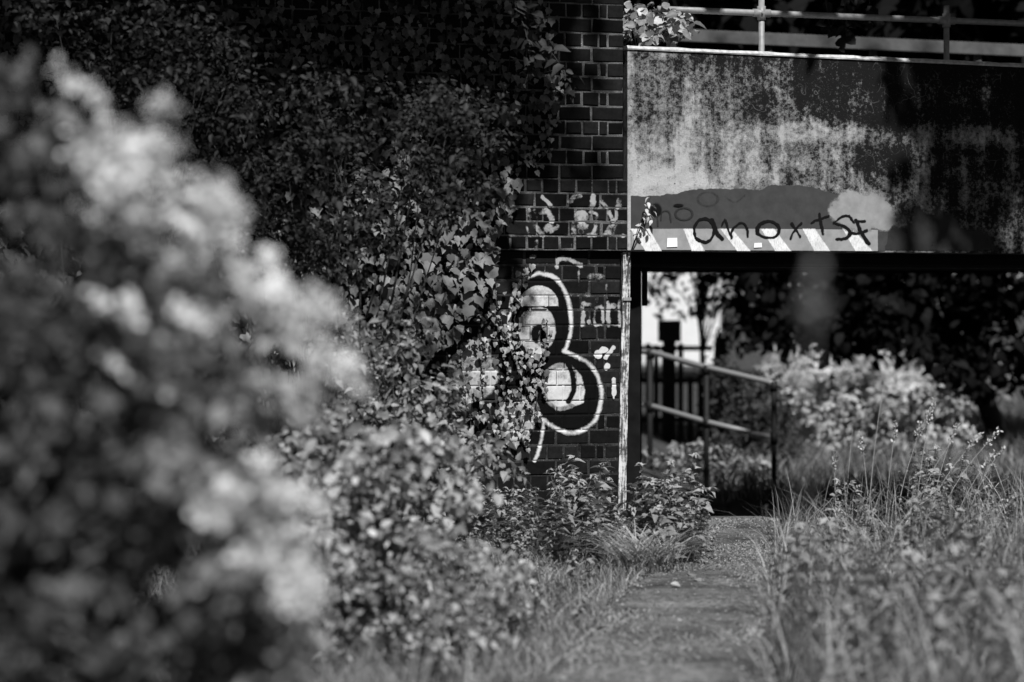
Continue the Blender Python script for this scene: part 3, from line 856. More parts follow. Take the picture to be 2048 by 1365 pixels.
VIEWN = np.array([0.10, -0.62, 0.70])
def foliage(name, cent, rad, per, size, T, mat, parent, tone=(0.0, 1.0), sun=0.9, sq=(1, 1, 1), ctone=None, svar=.35):
    pos, out = cluster_leaves(cent, rad, per, sq)
    n = len(pos)
    nrm = unit(out * 0.5 + VIEWN * sun + rng.normal(size=(n, 3)) * 0.55)
    axis = unit(out + rng.normal(size=(n, 3)) * 0.6 + np.array([0, 0, -0.35]))
    tn = tone[0] + (tone[1] - tone[0]) * rng.random(n) ** 1.3
    if ctone is not None: tn = np.clip(tn * np.repeat(ctone, per), 0, 1)
    sz = size * (1 + svar * rng.normal(size=n)).clip(.4, 1.8)
    r = np.array(parent.location) if parent is not None else 0
    me = leaf_mesh(name, pos - r, nrm, axis, sz, tn, T, mat)
    o = link(bpy.data.objects.new(name, me), parent)
    o['kind'] = 'stuff'
    return o

def stems(name, base, tips, r0, mat, parent, n=4, bow=0.15):
    mb = MB(); r = Vector(parent.location)
    for t in tips:
        t = Vector(t); b_ = Vector(base) + Vector((random.gauss(0, .04), random.gauss(0, .04), 0))
        L = (t - b_).length
        side = Vector((random.gauss(0, 1), random.gauss(0, 1), random.gauss(0, .3))) * bow * L * .5
        mid = (b_ * .55 + t * .45) + side + Vector((0, 0, .1 * L))
        pts = []
        for k in range(6):
            q = k / 5
            pts.append(b_ * (1 - q) ** 2 + mid * 2 * q * (1 - q) + t * q * q - r)
        mb.tube(pts, [r0 * (1 - .8 * k / 5) for k in range(6)], n, False)
    o = mb.build(name, mat, parent, True); o['kind'] = 'stuff'
    return o

# ------------------------------------------------------------------ trees and shade
def tree(name, label, base, h, crown, nclump, per, size, rad, mat, r0=0.18, twist=0.3, gap=None, cat='tree', group=None, leafT=T_QUAD, tone=(0, 1)):
    root = empty(name, base); tag(root, label, cat, group)
    (cx, cy, cz), (rx, ry, rz) = crown
    q = rand_dirs(nclump * 2) * (rng.random((nclump * 2, 1)) ** (1 / 2.4))
    cen = np.array([cx, cy, cz]) + q * np.array([rx, ry, rz])
    if gap is not None: cen = cen[~gap(cen)]
    cen = cen[:nclump]
    foliage('crown', cen, np.full(len(cen), rad), per, size, leafT, mat, root, sun=.5, tone=tone)
    mb = MB(); B = Vector(base); top = Vector((cx, cy, cz))
    pts = [Vector((0, 0, -.2))]
    for k in range(1, 6):
        t = k / 5
        pts.append((top - B) * t * .9 + Vector((random.gauss(0, .05), random.gauss(0, .05), 0)) * h * twist * .3)
    mb.tube(pts, [r0 * (1 - .14 * k) for k in range(6)], 10)
    mb.build('trunk', M['bark'], root, True)
    mb = MB()
    for c in cen[:: max(1, len(cen) // 26)]:
        s0 = pts[random.randrange(2, 5)]
        e = Vector(c) - B
        mb.tube([s0, s0 * .5 + e * .5 + Vector((0, 0, .15 * (e - s0).length)), e], [r0 * .3, r0 * .18, r0 * .06], 5, False)
    mb.build('limbs', M['bark'], root, True)
    return root

def not_low(c):      # keep the opening beyond the underpass free
    xx = 1024 + F * c[:, 0] / c[:, 1]; yy = HORIZON - F * (c[:, 2] - CAMH) / c[:, 1]
    return (yy > 520) & (xx < 1440)
tree('overhanging_tree', 'dark leafy tree out of view above the ivied wall, its crown shaped for shade', (-3.4, 17.0, DECK_TOP), 6, ((-2.9, 12.7, 5.8), (4.0, 2.6, 2.6)), 1500, 26, 0.17, 0.36, M['tree_leaf'], 0.2,
     gap=lambda c: (HORIZON - F * (c[:, 2] - .5 - CAMH) / c[:, 1] > 5) | (c[:, 2] < np.interp(c[:, 0], [-2.2, -.9, -.4], [2.5, 3.0, 3.65]) + (14.2 - c[:, 1]) * 1.22) | (c[:, 0] > 0.15 + (c[:, 2] - 2.5) * .2))  # unseen crown, cut to set where its shade falls on the wall
tree('bridge_tree', 'dark tree out of view above the bridge railings, its crown shaped for shade', (4.6, 19.5, DECK_TOP), 6, ((3.9, 15.2, 6.2), (2.6, 1.9, 2.4)), 420, 26, 0.17, 0.45, M['tree_leaf'], 0.2,
     gap=lambda c: (HORIZON - F * (c[:, 2] - .6 - CAMH) / c[:, 1] > 0) | ((c[:, 1] < 14.8) & (c[:, 0] < 3.3)) | (c[:, 1] < 12.8) | (c[:, 1] > 16.4))  # unseen crown, trimmed so it shades only one end of the beam
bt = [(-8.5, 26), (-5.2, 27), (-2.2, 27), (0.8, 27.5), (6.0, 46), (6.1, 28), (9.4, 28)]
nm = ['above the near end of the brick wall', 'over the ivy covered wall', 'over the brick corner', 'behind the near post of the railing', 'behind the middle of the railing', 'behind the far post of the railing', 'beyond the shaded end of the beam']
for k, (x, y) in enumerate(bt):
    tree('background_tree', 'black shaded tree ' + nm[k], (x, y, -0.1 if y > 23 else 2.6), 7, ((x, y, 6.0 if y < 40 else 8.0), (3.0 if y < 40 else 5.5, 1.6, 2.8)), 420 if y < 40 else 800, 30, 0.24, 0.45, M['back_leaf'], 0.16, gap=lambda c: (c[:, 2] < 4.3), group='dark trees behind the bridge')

# ------------------------------------------------------------------ beyond the underpass
house = empty('pale_building', (PX(1300, 60), 60, 0))
tag(house, 'pale sunlit building far beyond the underpass, seen behind the dark sign', 'building')
hx0, hx1 = -9, PX(1440, 60) - PX(1300, 60)
MB().box(hx0, hx1, 0, 7, -0.6, PZ(470, 60)).build('wall', M['render_wall'], house)
MB().add([(hx0 - .3, -.3, PZ(470, 60)), (hx1 + .3, -.3, PZ(470, 60)), (hx1 + .3, 7.3, PZ(470, 60)), (hx0 - .3, 7.3, PZ(470, 60)), (hx0 - .3, 3.5, PZ(470, 60) + 1.8), (hx1 + .3, 3.5, PZ(470, 60) + 1.8)],
         [(0, 1, 5, 4), (2, 3, 4, 5), (1, 2, 5), (3, 0, 4), (3, 2, 1, 0)]).build('roof', simple('sunlit_pale_roof', .5, .1, 6), house)

hr = empty('handrail', P(1548, 972, 23.4)); hr.location.z = gz1(hr.location.x, 23.4)
tag(hr, 'dark sloping pipe handrail with two rails at the far end of the underpass', 'handrail')
def hp(x, y, d): return P(x, y, d) - hr.location
tops = [(1275, 703, 24.4), (1306, 705, 24.1), (1413, 735, 23.8), (1540, 765, 23.42), (1547, 769, 23.4)]
lows = [(1275, 808, 24.4), (1306, 813, 24.1), (1413, 844, 23.8), (1547, 876, 23.4)]
s = Nodes('pale_rail'); s.base(0.18, 0.4, 0.5)
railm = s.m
postm = simple('dark_post', 0.012, .2, 20, .6, .15, 0)  # posts nearly black, rails much paler
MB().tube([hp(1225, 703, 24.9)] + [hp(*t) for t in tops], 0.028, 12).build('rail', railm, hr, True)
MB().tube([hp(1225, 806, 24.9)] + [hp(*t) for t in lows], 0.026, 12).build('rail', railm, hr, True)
for (x, y, d) in [(1300, 704, 24.12), (1413, 735, 23.8), (1548, 768, 23.4)]:
    t = hp(x, y, d)
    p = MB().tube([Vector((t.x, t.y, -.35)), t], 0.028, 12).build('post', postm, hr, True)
    q = hp(x, y + 108, d)
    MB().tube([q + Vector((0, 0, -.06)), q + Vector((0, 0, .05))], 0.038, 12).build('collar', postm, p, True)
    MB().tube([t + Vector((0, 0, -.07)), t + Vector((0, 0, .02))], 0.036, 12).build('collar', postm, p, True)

sg = empty('signpost', (PX(1340, 31), 31, gz1(PX(1340, 31), 31)))
tag(sg, 'square dark sign seen from behind on a stout post', 'sign')
z0 = sg.location.z
MB().box(PX(1316, 31) - sg.location.x, PX(1362, 31) - sg.location.x, -.02, .02, PZ(684, 31) - z0, PZ(641, 31) - z0).build('sign_plate', M['sign_back'], sg, False, .006)
MB().box(-.085, .075, .022, .15, -.2, PZ(650, 31) - z0).build('post', M['timber'], sg, False, .01)
fn = empty('timber_fence', (PX(1300, 32), 32, gz1(PX(1300, 32), 32)))
tag(fn, 'dark timber fence with upright pales behind the handrail', 'fence')
fz = fn.location.z
for y in (692, 757, 835):
    MB().box(PX(1240, 32) - fn.location.x, PX(1425, 32) - fn.location.x, -.02, .03, PZ(y + 10, 32) - fz, PZ(y, 32) - fz).build('rail', M['timber'], fn)
for k, x in enumerate([1262, 1278, 1296, 1312, 1328, 1344, 1361, 1380, 1400, 1420]):
    o = MB().box(-.035, .035, -.05, -.022, -.2, PZ((690 if k < 7 else 752) + random.uniform(-4, 4), 32) - fz).build('pale', M['timber'], fn)
    o.location.x = PX(x, 32) - fn.location.x
bp = empty('gate_post', (PX(1431, 30), 30, gz1(PX(1431, 30), 30)))
tag(bp, 'leaning dark post beside the slender tree trunk', 'post')
MB().tube([(-.02, 0, -.2), (.03, 0, .8), (.07, 0, PZ(676, 30) - bp.location.z)], [.07, .08, .075], 8).build('timber', M['timber'], bp, True)

def dark_gap(c):
    xx = 1024 + F * c[:, 0] / c[:, 1]; yy = HORIZON - F * (c[:, 2] - CAMH) / c[:, 1]
    return (xx < 1300) | ((xx < 1440) & (yy > 600 + 60 * rng.random(len(c)) - (1440 - xx) * .15)) | (yy > 735 - (xx < 1500) * 40)
tree('slender_tree', 'slender dark tree whose leaves hang across the bright gap', (PX(1405, 33), 33, 0), 5, ((PX(1400, 33), 33, 2.3), (1.3, .8, 1.5)), 260, 16, 0.085, 0.2, M['tree_leaf'], 0.05, gap=dark_gap, leafT=T_OVAL, tone=(.3, 1))
tree('thicket_tree', 'dense black tree filling the top of the underpass view', (PX(2010, 30), 30, -0.1), 5, ((PX(1780, 29), 29, 2.2), (2.4, 1.2, 2.2)), 560, 30, 0.12, 0.35, M['back_leaf'], 0.14, gap=lambda c: (1024 + F * c[:, 0] / c[:, 1] < 1470) | (HORIZON - F * (c[:, 2] - CAMH) / c[:, 1] > 700 + 260 * ss(1840, 2000, 1024 + F * c[:, 0] / c[:, 1])))

def bush(name, label, cat, pts, n, dr, rad, per, size, T, mat, base, nst=14, sr=.008, tone=(0, 1), sun=.9, group=None, tonef=None, bmat=None, sq=(1, 1, 1)):
    root = empty(name, base); tag(root, label, cat, group)
    xy = poly_sample(pts, n); d = dr[0] + (dr[1] - dr[0]) * rng.random(n)
    cen = pix(xy, d)
    ct = tonef(xy, d) if tonef else None
    foliage('foliage', cen, np.full(n, rad), per, size, T, mat, root, tone, sun, ctone=ct, sq=sq)
    k = rng.permutation(n)[:nst]
    stems('stems', base, cen[k], sr, bmat or M['stem'], root)
    return root

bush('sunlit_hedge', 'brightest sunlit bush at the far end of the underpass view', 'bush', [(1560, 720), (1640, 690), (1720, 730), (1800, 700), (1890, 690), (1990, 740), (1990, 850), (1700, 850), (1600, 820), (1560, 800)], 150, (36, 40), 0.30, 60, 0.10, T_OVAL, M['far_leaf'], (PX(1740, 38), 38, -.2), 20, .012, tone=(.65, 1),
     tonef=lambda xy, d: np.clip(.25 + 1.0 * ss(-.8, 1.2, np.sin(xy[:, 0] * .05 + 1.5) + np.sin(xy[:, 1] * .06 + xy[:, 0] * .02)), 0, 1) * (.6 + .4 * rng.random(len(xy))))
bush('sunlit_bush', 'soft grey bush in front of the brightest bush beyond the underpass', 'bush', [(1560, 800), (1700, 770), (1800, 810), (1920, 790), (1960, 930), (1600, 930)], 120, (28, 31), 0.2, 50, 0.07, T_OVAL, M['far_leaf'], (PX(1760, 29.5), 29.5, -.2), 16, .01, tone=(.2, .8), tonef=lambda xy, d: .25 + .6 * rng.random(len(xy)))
bush('hedge_bottom', 'dim low bush between the handrail and the bright bush', 'bush', [(1440, 740), (1560, 760), (1600, 900), (1560, 960), (1430, 930)], 60, (26, 28), 0.2, 34, 0.07, T_OVAL, M['shade_leaf'], (PX(1500, 27), 27, -.05), 10, .01)
bush('low_weeds', 'pale low weeds at the foot of the handrail', 'weeds', [(1280, 915), (1400, 890), (1480, 905), (1540, 940), (1545, 985), (1420, 960), (1280, 945)], 60, (23.9, 25), 0.10, 26, 0.055, T_NETTLE, M['nettle'], (PX(1420, 24.4), 24.4, 0.0), 12, .005)

# ------------------------------------------------------------------ ivy on the wall
ivy = empty('ivy', wall_world(-1.2, 0, 0))
tag(ivy, 'thick ivy climbing over the brick wall', 'ivy')
ir = np.array(ivy.location)
EDGE = [(1110, 0), (1112, 210), (1065, 240), (1050, 300), (1038, 345), (1020, 425), (985, 475), (1003, 540), (960, 575), (885, 640), (842, 700), (822, 760), (828, 830), (870, 900), (930, 1100), (-120, 1100), (-120, 0)]
def ivy_set(xy, offr, size, tone_lo, tone_hi, tilt=.30):
    n = len(xy)
    off = offr[0] + (offr[1] - offr[0]) * rng.random(n)
    u, z_ = wall_uz(xy[:, 0], xy[:, 1], off)
    pos = np.stack([OX + CT * u + ST * off, OY + ST * u - CT * off, z_], -1)
    nr = unit(np.array([ST, -CT, 0.45]) + rng.normal(size=(n, 3)) * tilt)
    ax = unit(np.array([0, 0, -1.0]) + rng.normal(size=(n, 3)) * .35)
    return pos, nr, ax, size * (1 + .3 * rng.normal(size=n)).clip(.5, 1.6), tone_lo + (tone_hi - tone_lo) * rng.random(n) ** 1.2
a = poly_sample(EDGE, 8200)
thin = (a[:, 1] < 300) | (rng.random(len(a)) < .9)
a = a[thin]
s1 = ivy_set(a, (.02, .16), np.interp(a[:, 1], [0, 280, 420], [.042, .045, .064]), .05, .95)
o = link(bpy.data.objects.new('leaves', leaf_mesh('leaves', s1[0] - ir, *s1[1:], T_IVY, M['ivy'])), ivy); o['kind'] = 'stuff'
# small young leaves straggling across the painted lobes
b1 = poly_sample([(975, 575), (1035, 590), (1045, 700), (1095, 690), (1085, 800), (1060, 900), (900, 900), (905, 760), (870, 640)], 210)
strand_px = [[(1052, 530), (1040, 580), (1030, 640), (1034, 700)], [(1095, 640), (1088, 690), (1078, 760), (1070, 830)], [(985, 560), (1000, 640), (1010, 720), (1018, 800)], [(1040, 690), (1045, 760), (1035, 840)],
             [(1110, 190), (1085, 270), (1060, 310), (1030, 345)], [(1110, 230), (1095, 300), (1068, 330)], [(1130, 150), (1112, 200), (1100, 260)], [(950, 600), (960, 700), (965, 800)], [(1060, 700), (1055, 780), (1045, 870)], [(920, 700), (930, 790), (950, 880)]]
extra = []
mb = MB()
for sp in strand_px:
    sm = smooth_line(sp, 10)
    for q in sm:
        for _ in range(1): extra.append((q[0] + random.gauss(0, 7), q[1] + random.gauss(0, 7)))
    pp = []
    for q in sm:
        u, z_ = wall_uz(q[0] + random.gauss(0, 1.2), q[1], .018); pp.append(wall_world(u, -.018, z_) - ivy.location)
    mb.tube(pp, .0035, 5, False)
for _ in range(60):
    x, y = poly_sample(EDGE, 1)[0]
    pp = []
    for k in range(5):
        u, z_ = wall_uz(x, y, .03); pp.append(wall_world(u, -.03, z_) - ivy.location); x += random.gauss(0, 9); y += random.uniform(14, 30)
    mb.tube(pp, .004, 4, False)
mb.build('stems', M['bark'], ivy, True)['kind'] = 'stuff'
e = np.concatenate([b1, np.array(extra)])
s2 = ivy_set(e, (.015, .06), .031, .1, .9)
o = link(bpy.data.objects.new('small_leaves', leaf_mesh('small_leaves', s2[0] - ir, *s2[1:], T_IVY, M['ivy_small'])), ivy); o['kind'] = 'stuff'
# the large front leaves, one by one
big = poly_sample([(1045, 320), (1020, 425), (985, 475), (1000, 545), (960, 590), (900, 700), (760, 700), (760, 560), (860, 500), (930, 420), (1000, 320)], 270)
s3 = ivy_set(big, (.15, .22), .062, .25, 1.0, .35)
var = []
for k in range(8):
    one = leaf_mesh('leaf', np.zeros((1, 3)), np.array([[0, 0, 1.0]]), np.array([[0, 1.0, 0]]), np.ones(1), np.array([.3 + .7 * k / 7]), T_IVY, M['ivy'])
    var.append(one)
for k in range(len(big)):
    o = bpy.data.objects.new('leaf', var[rng.integers(0, 8)])
    n_, a_ = Vector(s3[1][k]), Vector(s3[2][k])
    n_.normalize(); a_ = (a_ - n_ * a_.dot(n_)).normalized(); sd = a_.cross(n_)
    from mathutils import Matrix
    o.rotation_euler = Matrix((sd, a_, n_)).transposed().to_euler()
    o.location = Vector(s3[0][k]) - ivy.location
    o.scale = (s3[3][k],) * 3
    link(o, ivy)

# dark shrub leaning out in front of the ivy, in the shade of the tree
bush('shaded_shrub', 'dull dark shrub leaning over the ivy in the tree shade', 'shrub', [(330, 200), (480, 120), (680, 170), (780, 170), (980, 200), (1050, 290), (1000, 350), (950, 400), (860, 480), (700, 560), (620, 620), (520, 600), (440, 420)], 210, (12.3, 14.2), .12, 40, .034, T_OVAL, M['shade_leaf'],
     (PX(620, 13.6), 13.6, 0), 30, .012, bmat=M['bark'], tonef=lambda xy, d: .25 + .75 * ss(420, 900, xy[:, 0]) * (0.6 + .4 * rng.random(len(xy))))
bush('distant_shrub', 'nearly black shrub high up beside the foreground bush', 'shrub', [(20, 20), (420, 20), (520, 120), (420, 260), (300, 230), (100, 180)], 120, (12.5, 14), .14, 26, .036, T_OVAL, M['shade_leaf'], (PX(200, 13.4), 13.4, 0), 14, .012, bmat=M['bark'], tonef=lambda xy, d: np.full(len(xy), .10))  # leaf tone cut low so the shrub reads as deep shade

# leaves hanging down in front of the bricks and of the railing
def twig(label, path, d, nleaf, size, T, mat, spread, tone):
    root = empty('hanging_twig', P(path[0][0], path[0][1] - 60, d)); tag(root, label, 'twig')
    sm = smooth_line(path, 6)
    mb = MB(); mb.tube([P(path[0][0] + 4, path[0][1] - 60, d) - root.location] + [P(q[0], q[1], d) - root.location for q in sm], [.007] + list(np.linspace(.005, .0015, len(sm))), 5, False)
    mb.build('stem', M['bark'], root, True)
    q = np.array(sm)[rng.integers(0, len(sm), nleaf)]
    sgn = rng.choice([-1, 1], nleaf)
    pos = pix(q + rng.normal(size=(nleaf, 2)) * spread * .25, d) + rng.normal(size=(nleaf, 3)) * .02
    ax = np.stack([sgn * (.5 + .5 * rng.random(nleaf)), rng.normal(size=nleaf) * .4, -.5 - .6 * rng.random(nleaf)], -1)
    nr = unit(VIEWN + rng.normal(size=(nleaf, 3)) * .5)
    o = link(bpy.data.objects.new('leaves', leaf_mesh('leaves', pos - np.array(root.location), nr, ax, size * (1 + .25 * rng.normal(size=nleaf)).clip(.5, 1.5), tone[0] + (tone[1] - tone[0]) * rng.random(nleaf), T, mat)), root)
twig('dark ash twig hanging in front of the upper bricks', [(1060, 20), (1085, 80), (1120, 130), (1150, 195)], 14.3, 46, .075, T_OVAL, M['shade_leaf'], 18, (.3, .9))
twig('small leafy spray beside the hanging ash twig', [(1030, 10), (1050, 60), (1060, 120), (1050, 170)], 14.2, 40, .06, T_OVAL, M['shade_leaf'], 16, (.2, .8))
twig('dark leaf spray hanging over the railing between its posts', [(1690, -20), (1690, 20), (1692, 50), (1690, 78)], 16.4, 34, .075, T_WIDE, M['tree_leaf'], 30, (.3, 1))
twig('short leaf spray beside the middle of the railing', [(1650, -10), (1655, 25), (1660, 55)], 16.4, 18, .07, T_WIDE, M['tree_leaf'], 18, (.3, 1))
twig('short leaf spray just clear of the railing', [(1740, -20), (1738, 15), (1730, 40)], 16.4, 18, .07, T_WIDE, M['tree_leaf'], 18, (.3, 1))
bush('parapet_shrub', 'small leafy shrub growing over the near end of the beam', 'shrub', [(1250, 20), (1300, 18), (1350, 25), (1380, 50), (1370, 72), (1330, 88), (1252, 88)], 34, (15.6, 16.3), .07, 12, .058, T_WIDE, M['bramble'], (PX(1270, 15.9), 15.9, DECK_TOP), 16, .005, bmat=M['bark'])

# ------------------------------------------------------------------ weeds
def nettle_proto(h, npair, ls, mat, tone):
    mb = MB()
    bend = random.uniform(-.12, .12) * h; bend2 = random.uniform(-.1, .1) * h
    cur = lambda t: Vector((bend * t * t, bend2 * t * t, h * t))
    mb.tube([cur(k / 6) for k in range(7)], [.0045 * (1 - .6 * k / 6) for k in range(7)], 5, False)
    st = mb.mesh('stem', M['stem'], True)
    pos, nr, ax, sz, tn = [], [], [], [], []
    for k in range(npair):
        t = .22 + .78 * (k + .5) / npair
        az = (k % 2) * math.pi / 2 + random.uniform(-.5, .5)
        for s_ in (0, 1):
            a_ = az + math.pi * s_
            dr = Vector((math.cos(a_), math.sin(a_), -.45 + .75 * t))
            pos.append(cur(t)); ax.append(dr); nr.append(Vector((-dr.x * .3, -dr.y * .3 - .25, 1)) + Vector((random.gauss(0, .25), random.gauss(0, .25), 0)))
            sz.append(ls * (1.15 - .6 * t ** 3) * random.uniform(.75, 1.2)); tn.append(random.uniform(*tone) * (.6 + .4 * t))
    for k in range(5):
        a_ = random.uniform(0, 6.3); pos.append(cur(1)); ax.append(Vector((math.cos(a_), math.sin(a_), .6))); nr.append(Vector((0, -.4, 1))); sz.append(ls * .45); tn.append(tone[1])
    lf = leaf_mesh('leaves', np.array(pos), np.array(nr), np.array(ax), np.array(sz), np.array(tn), T_NETTLE, mat)
    return st, lf
protos = [nettle_proto(random.uniform(.45, .75), random.randint(7, 10), random.uniform(.075, .105), M['nettle'], (.35, 1)) for _ in range(9)]
fine = [nettle_proto(random.uniform(.5, .8), random.randint(12, 17), random.uniform(.035, .06), M['nettle'], (.1, 1)) for _ in range(9)]
small = [nettle_proto(random.uniform(.25, .4), random.randint(5, 7), random.uniform(.05, .075), M['nettle'], (.3, 1)) for _ in range(6)]
def plant(name, label, cat, loc, proto, scale, group, tilt=.18, az=None):
    root = empty(name, loc); tag(root, label, cat, group)
    root.rotation_euler = (random.gauss(0, tilt), random.gauss(0, tilt), random.uniform(0, 6.28))
    root.scale = (scale,) * 3
    for nm_, me in zip(('stem', 'leaves'), proto): link(bpy.data.objects.new(nm_, me), root)
    return root
def top_plant(name, label, cat, x, ytop, d, group, pr=None, tilt=.12):
    """a plant standing on the ground at depth d whose tip reaches the height seen at (x, ytop)"""
    X = PX(x, d); g = gz1(X, d); h = PZ(ytop, d) - g
    pr = pr or random.choice(protos)
    hh = max(v.co.z for v in pr[0].vertices)
    return plant(name, label, cat, (X, d, g - .01), pr, max(.25, h / hh), group, tilt)
# thicket at the foot of the wall
for k in range(110):
    x = random.uniform(860, 1255)
    d = random.uniform(13.6, 14.95 - max(0, 1250 - x) * .0008)
    yt = np.interp(x, [860, 950, 1020, 1080, 1130, 1180, 1215, 1255], [900, 935, 930, 925, 900, 885, 940, 965]) + (14.9 - d) * 70 + abs(random.gauss(0, 18))
    ps = 'under the ivy edge' if x < 960 else 'under the painted lobes' if x < 1090 else 'under the sprayed outline' if x < 1190 else 'against the white post'
    top_plant('nettle', ('front-row' if d < 14.1 else 'back-row') + ' nettle of the thicket ' + ps, 'nettle', x, yt, d, ('front' if d < 14.1 else 'back') + ' row nettles ' + ps)
for k in range(230):
    x = random.uniform(800, 1330); d = random.uniform(10.6, 14.2)
    if PX(x, d) > path_l(d) - .05: continue
    top_plant('low_nettle', 'short nettle at the front of the thicket, ' + ('below the ivy' if x < 1060 else 'below the painted outline' if x < 1200 else 'by the grass tuft'), 'nettle', x, HORIZON + F * 1.56 / d - random.uniform(30, 95), d, 'short nettles ' + ('below the ivy' if x < 1060 else 'below the painted outline' if x < 1200 else 'by the grass tuft'), random.choice(small + fine), .25)
spire = [nettle_proto(random.uniform(.6, .7), 13, random.uniform(.066, .08), M['nettle'], (.3, 1)) for _ in range(5)]
for k, (x, yt, d, lab) in enumerate([(1366, 904, 14.5, 'tallest nettle, its tip against the dark underpass'), (1338, 918, 14.6, 'nettle close beside the tallest one, a little lower'), (1300, 925, 14.7, 'nettle just clear of the white post'),
                                     (1385, 945, 14.4, 'nettle on the path side of the tallest one'), (1398, 985, 14.3, 'nettle with its tip over the dark opening, near the path'), (1410, 1025, 14.2, 'nettle drooping over the edge of the path'),
                                     (1320, 945, 14.5, 'nettle midway between the white post and the tallest nettle'), (1420, 1060, 14.1, 'lowest nettle of the clump, reaching out over the path'), (1352, 940, 14.3, 'nettle directly in front of the tallest one'), (1375, 965, 14.2, 'front nettle below the tip of the tallest one')]):
    top_plant('tall_nettle', lab, 'nettle', x, yt, d, None, spire[k % 5], .035)
for k in range(64):
    x = random.uniform(1255, 1415); d = random.uniform(13.7, 14.9)
    yt = np.interp(x, [1255, 1300, 1360, 1415], [955, 940, 930, 1040]) + abs(random.gauss(0, 45)) + 6
    top_plant('nettle', 'nettle in the clump between the white post and the path', 'nettle', x, yt, d, 'nettles between the white post and the path', None, .2)

# wild plant against the painted beam
sap = empty('sapling', wall_world(.06, -.10, zc0 + .0))
tag(sap, 'thin leafy seedling growing at the joint of brick and painted beam', 'seedling')
mb = MB(); tips = [(1302, 392), (1298, 420), (1290, 440)]
for t in tips:
    u0, za = wall_uz(1263, 500, .10); u1, zb = wall_uz(t[0], t[1], .14)
    mb.tube([wall_world(u0, -.10, za) - sap.location, wall_world((u0 * .6 + u1 * .4), -.13, za * .5 + zb * .5) - sap.location, wall_world(u1, -.14, zb) - sap.location], [.003, .0025, .0015], 5, False)
mb.build('stems', M['bark'], sap, True)
lp = np.array([(1296, 405), (1302, 412), (1306, 422), (1292, 418), (1288, 428), (1285, 435), (1295, 432), (1301, 430), (1304, 440), (1283, 447), (1279, 452), (1274, 470), (1299, 395), (1288, 409)], float)
u_, z_ = wall_uz(lp[:, 0], lp[:, 1], .14)
pos = np.stack([OX + CT * u_ + ST * .14, OY + ST * u_ - CT * .14, z_], -1)
link(bpy.data.objects.new('leaves', leaf_mesh('leaves', pos - np.array(sap.location), unit(np.tile([.2, -.8, .6], (14, 1)) + rng.normal(size=(14, 3)) * .5), np.tile([.3, 0, -1.], (14, 1)) + rng.normal(size=(14, 3)) * .6, np.full(14, .045), np.full(14, .9), T_OVAL, M['bramble'])), sap)

# ------------------------------------------------------------------ grass
def blades(name, base, h, wd, lean, tone, mat, segs=4, curl=1.0):
    n = len(base)
    az = rng.random(n) * 2 * np.pi
    face = rng.random(n) * np.pi
    V = np.zeros((n, segs * 2 + 1, 3))
    ld = np.stack([np.cos(az), np.sin(az), np.zeros(n)], -1)
    sd = np.stack([np.cos(face), np.sin(face), np.zeros(n)], -1)
    for k in range(segs + 1):
        t = k / segs
        c = base + ld * (h * lean * (t ** 2) * curl)[:, None]
        c[:, 2] += h * (t - .35 * lean * t ** 3)
        if k == segs: V[:, -1] = c
        else:
            ww = (wd * (1 - .75 * t))[:, None]
            V[:, 2 * k] = c - sd * ww; V[:, 2 * k + 1] = c + sd * ww
    f = []
    for k in range(segs - 1):
        f += [(2 * k, 2 * k + 1, 2 * k + 3), (2 * k, 2 * k + 3, 2 * k + 2)]
    f.append((2 * segs - 2, 2 * segs - 1, 2 * segs))
    f = np.array(f); m = segs * 2 + 1
    Fc = (f[None] + (np.arange(n) * m)[:, None, None]).reshape(-1, 3)
    me = mesh_np(name, V.reshape(-1, 3), Fc.ravel(), np.arange(len(Fc)) * 3, np.full(len(Fc), 3), mat, False, {'tone': np.repeat(tone, m)})
    return me
def grass_obj(name, label, X, Y, hlo, hhi, wd, lean=(.2, 1.0), tone=(.1, 1), mat=None):
    Z = ground_z(X, Y)
    n = len(X)
    me = blades(name, np.stack([X, Y, Z - .01], -1), hlo + (hhi - hlo) * rng.random(n) ** 1.4, wd * (.6 + .8 * rng.random(n)), lean[0] + (lean[1] - lean[0]) * rng.random(n), tone[0] + (tone[1] - tone[0]) * rng.random(n) ** 1.8, mat or M['grass'])
    o = link(bpy.data.objects.new(name, me)); tag(o, label, 'grass', kind='stuff'); return o
def scatter(n, ylo, yhi, side, spread, k=1.6):
    Y = ylo + (yhi - ylo) * rng.random(n)
    t = spread * rng.random(n) ** k
    X = path_l(Y) + .04 - t if side < 0 else path_r(Y) - .04 + t
    return X, Y
X, Y = scatter(26000, 7.5, 14.6, -1, 2.6, 1.4)
grass_obj('verge_grass', 'pale verge grass along the path below the bramble', X, Y, .04, .19, .0032)
# grass tuft drooping onto the path
tf = empty('grass_tuft', (PX(1285, 13.5), 13.5, gz1(PX(1285, 13.5), 13.5)))
tag(tf, 'arching grass tuft hanging over the path edge', 'grass tuft')
n = 420
bp_ = np.stack([rng.normal(size=n) * .10, rng.normal(size=n) * .06, np.zeros(n)], -1)
me = blades('blades', bp_,   .24 + .22 * rng.random(n), np.full(n, .0048), .7 + .7 * rng.random(n), .3 + .7 * rng.random(n), M['grass'], 5)
o = link(bpy.data.objects.new('blades', me), tf); o['kind'] = 'stuff'

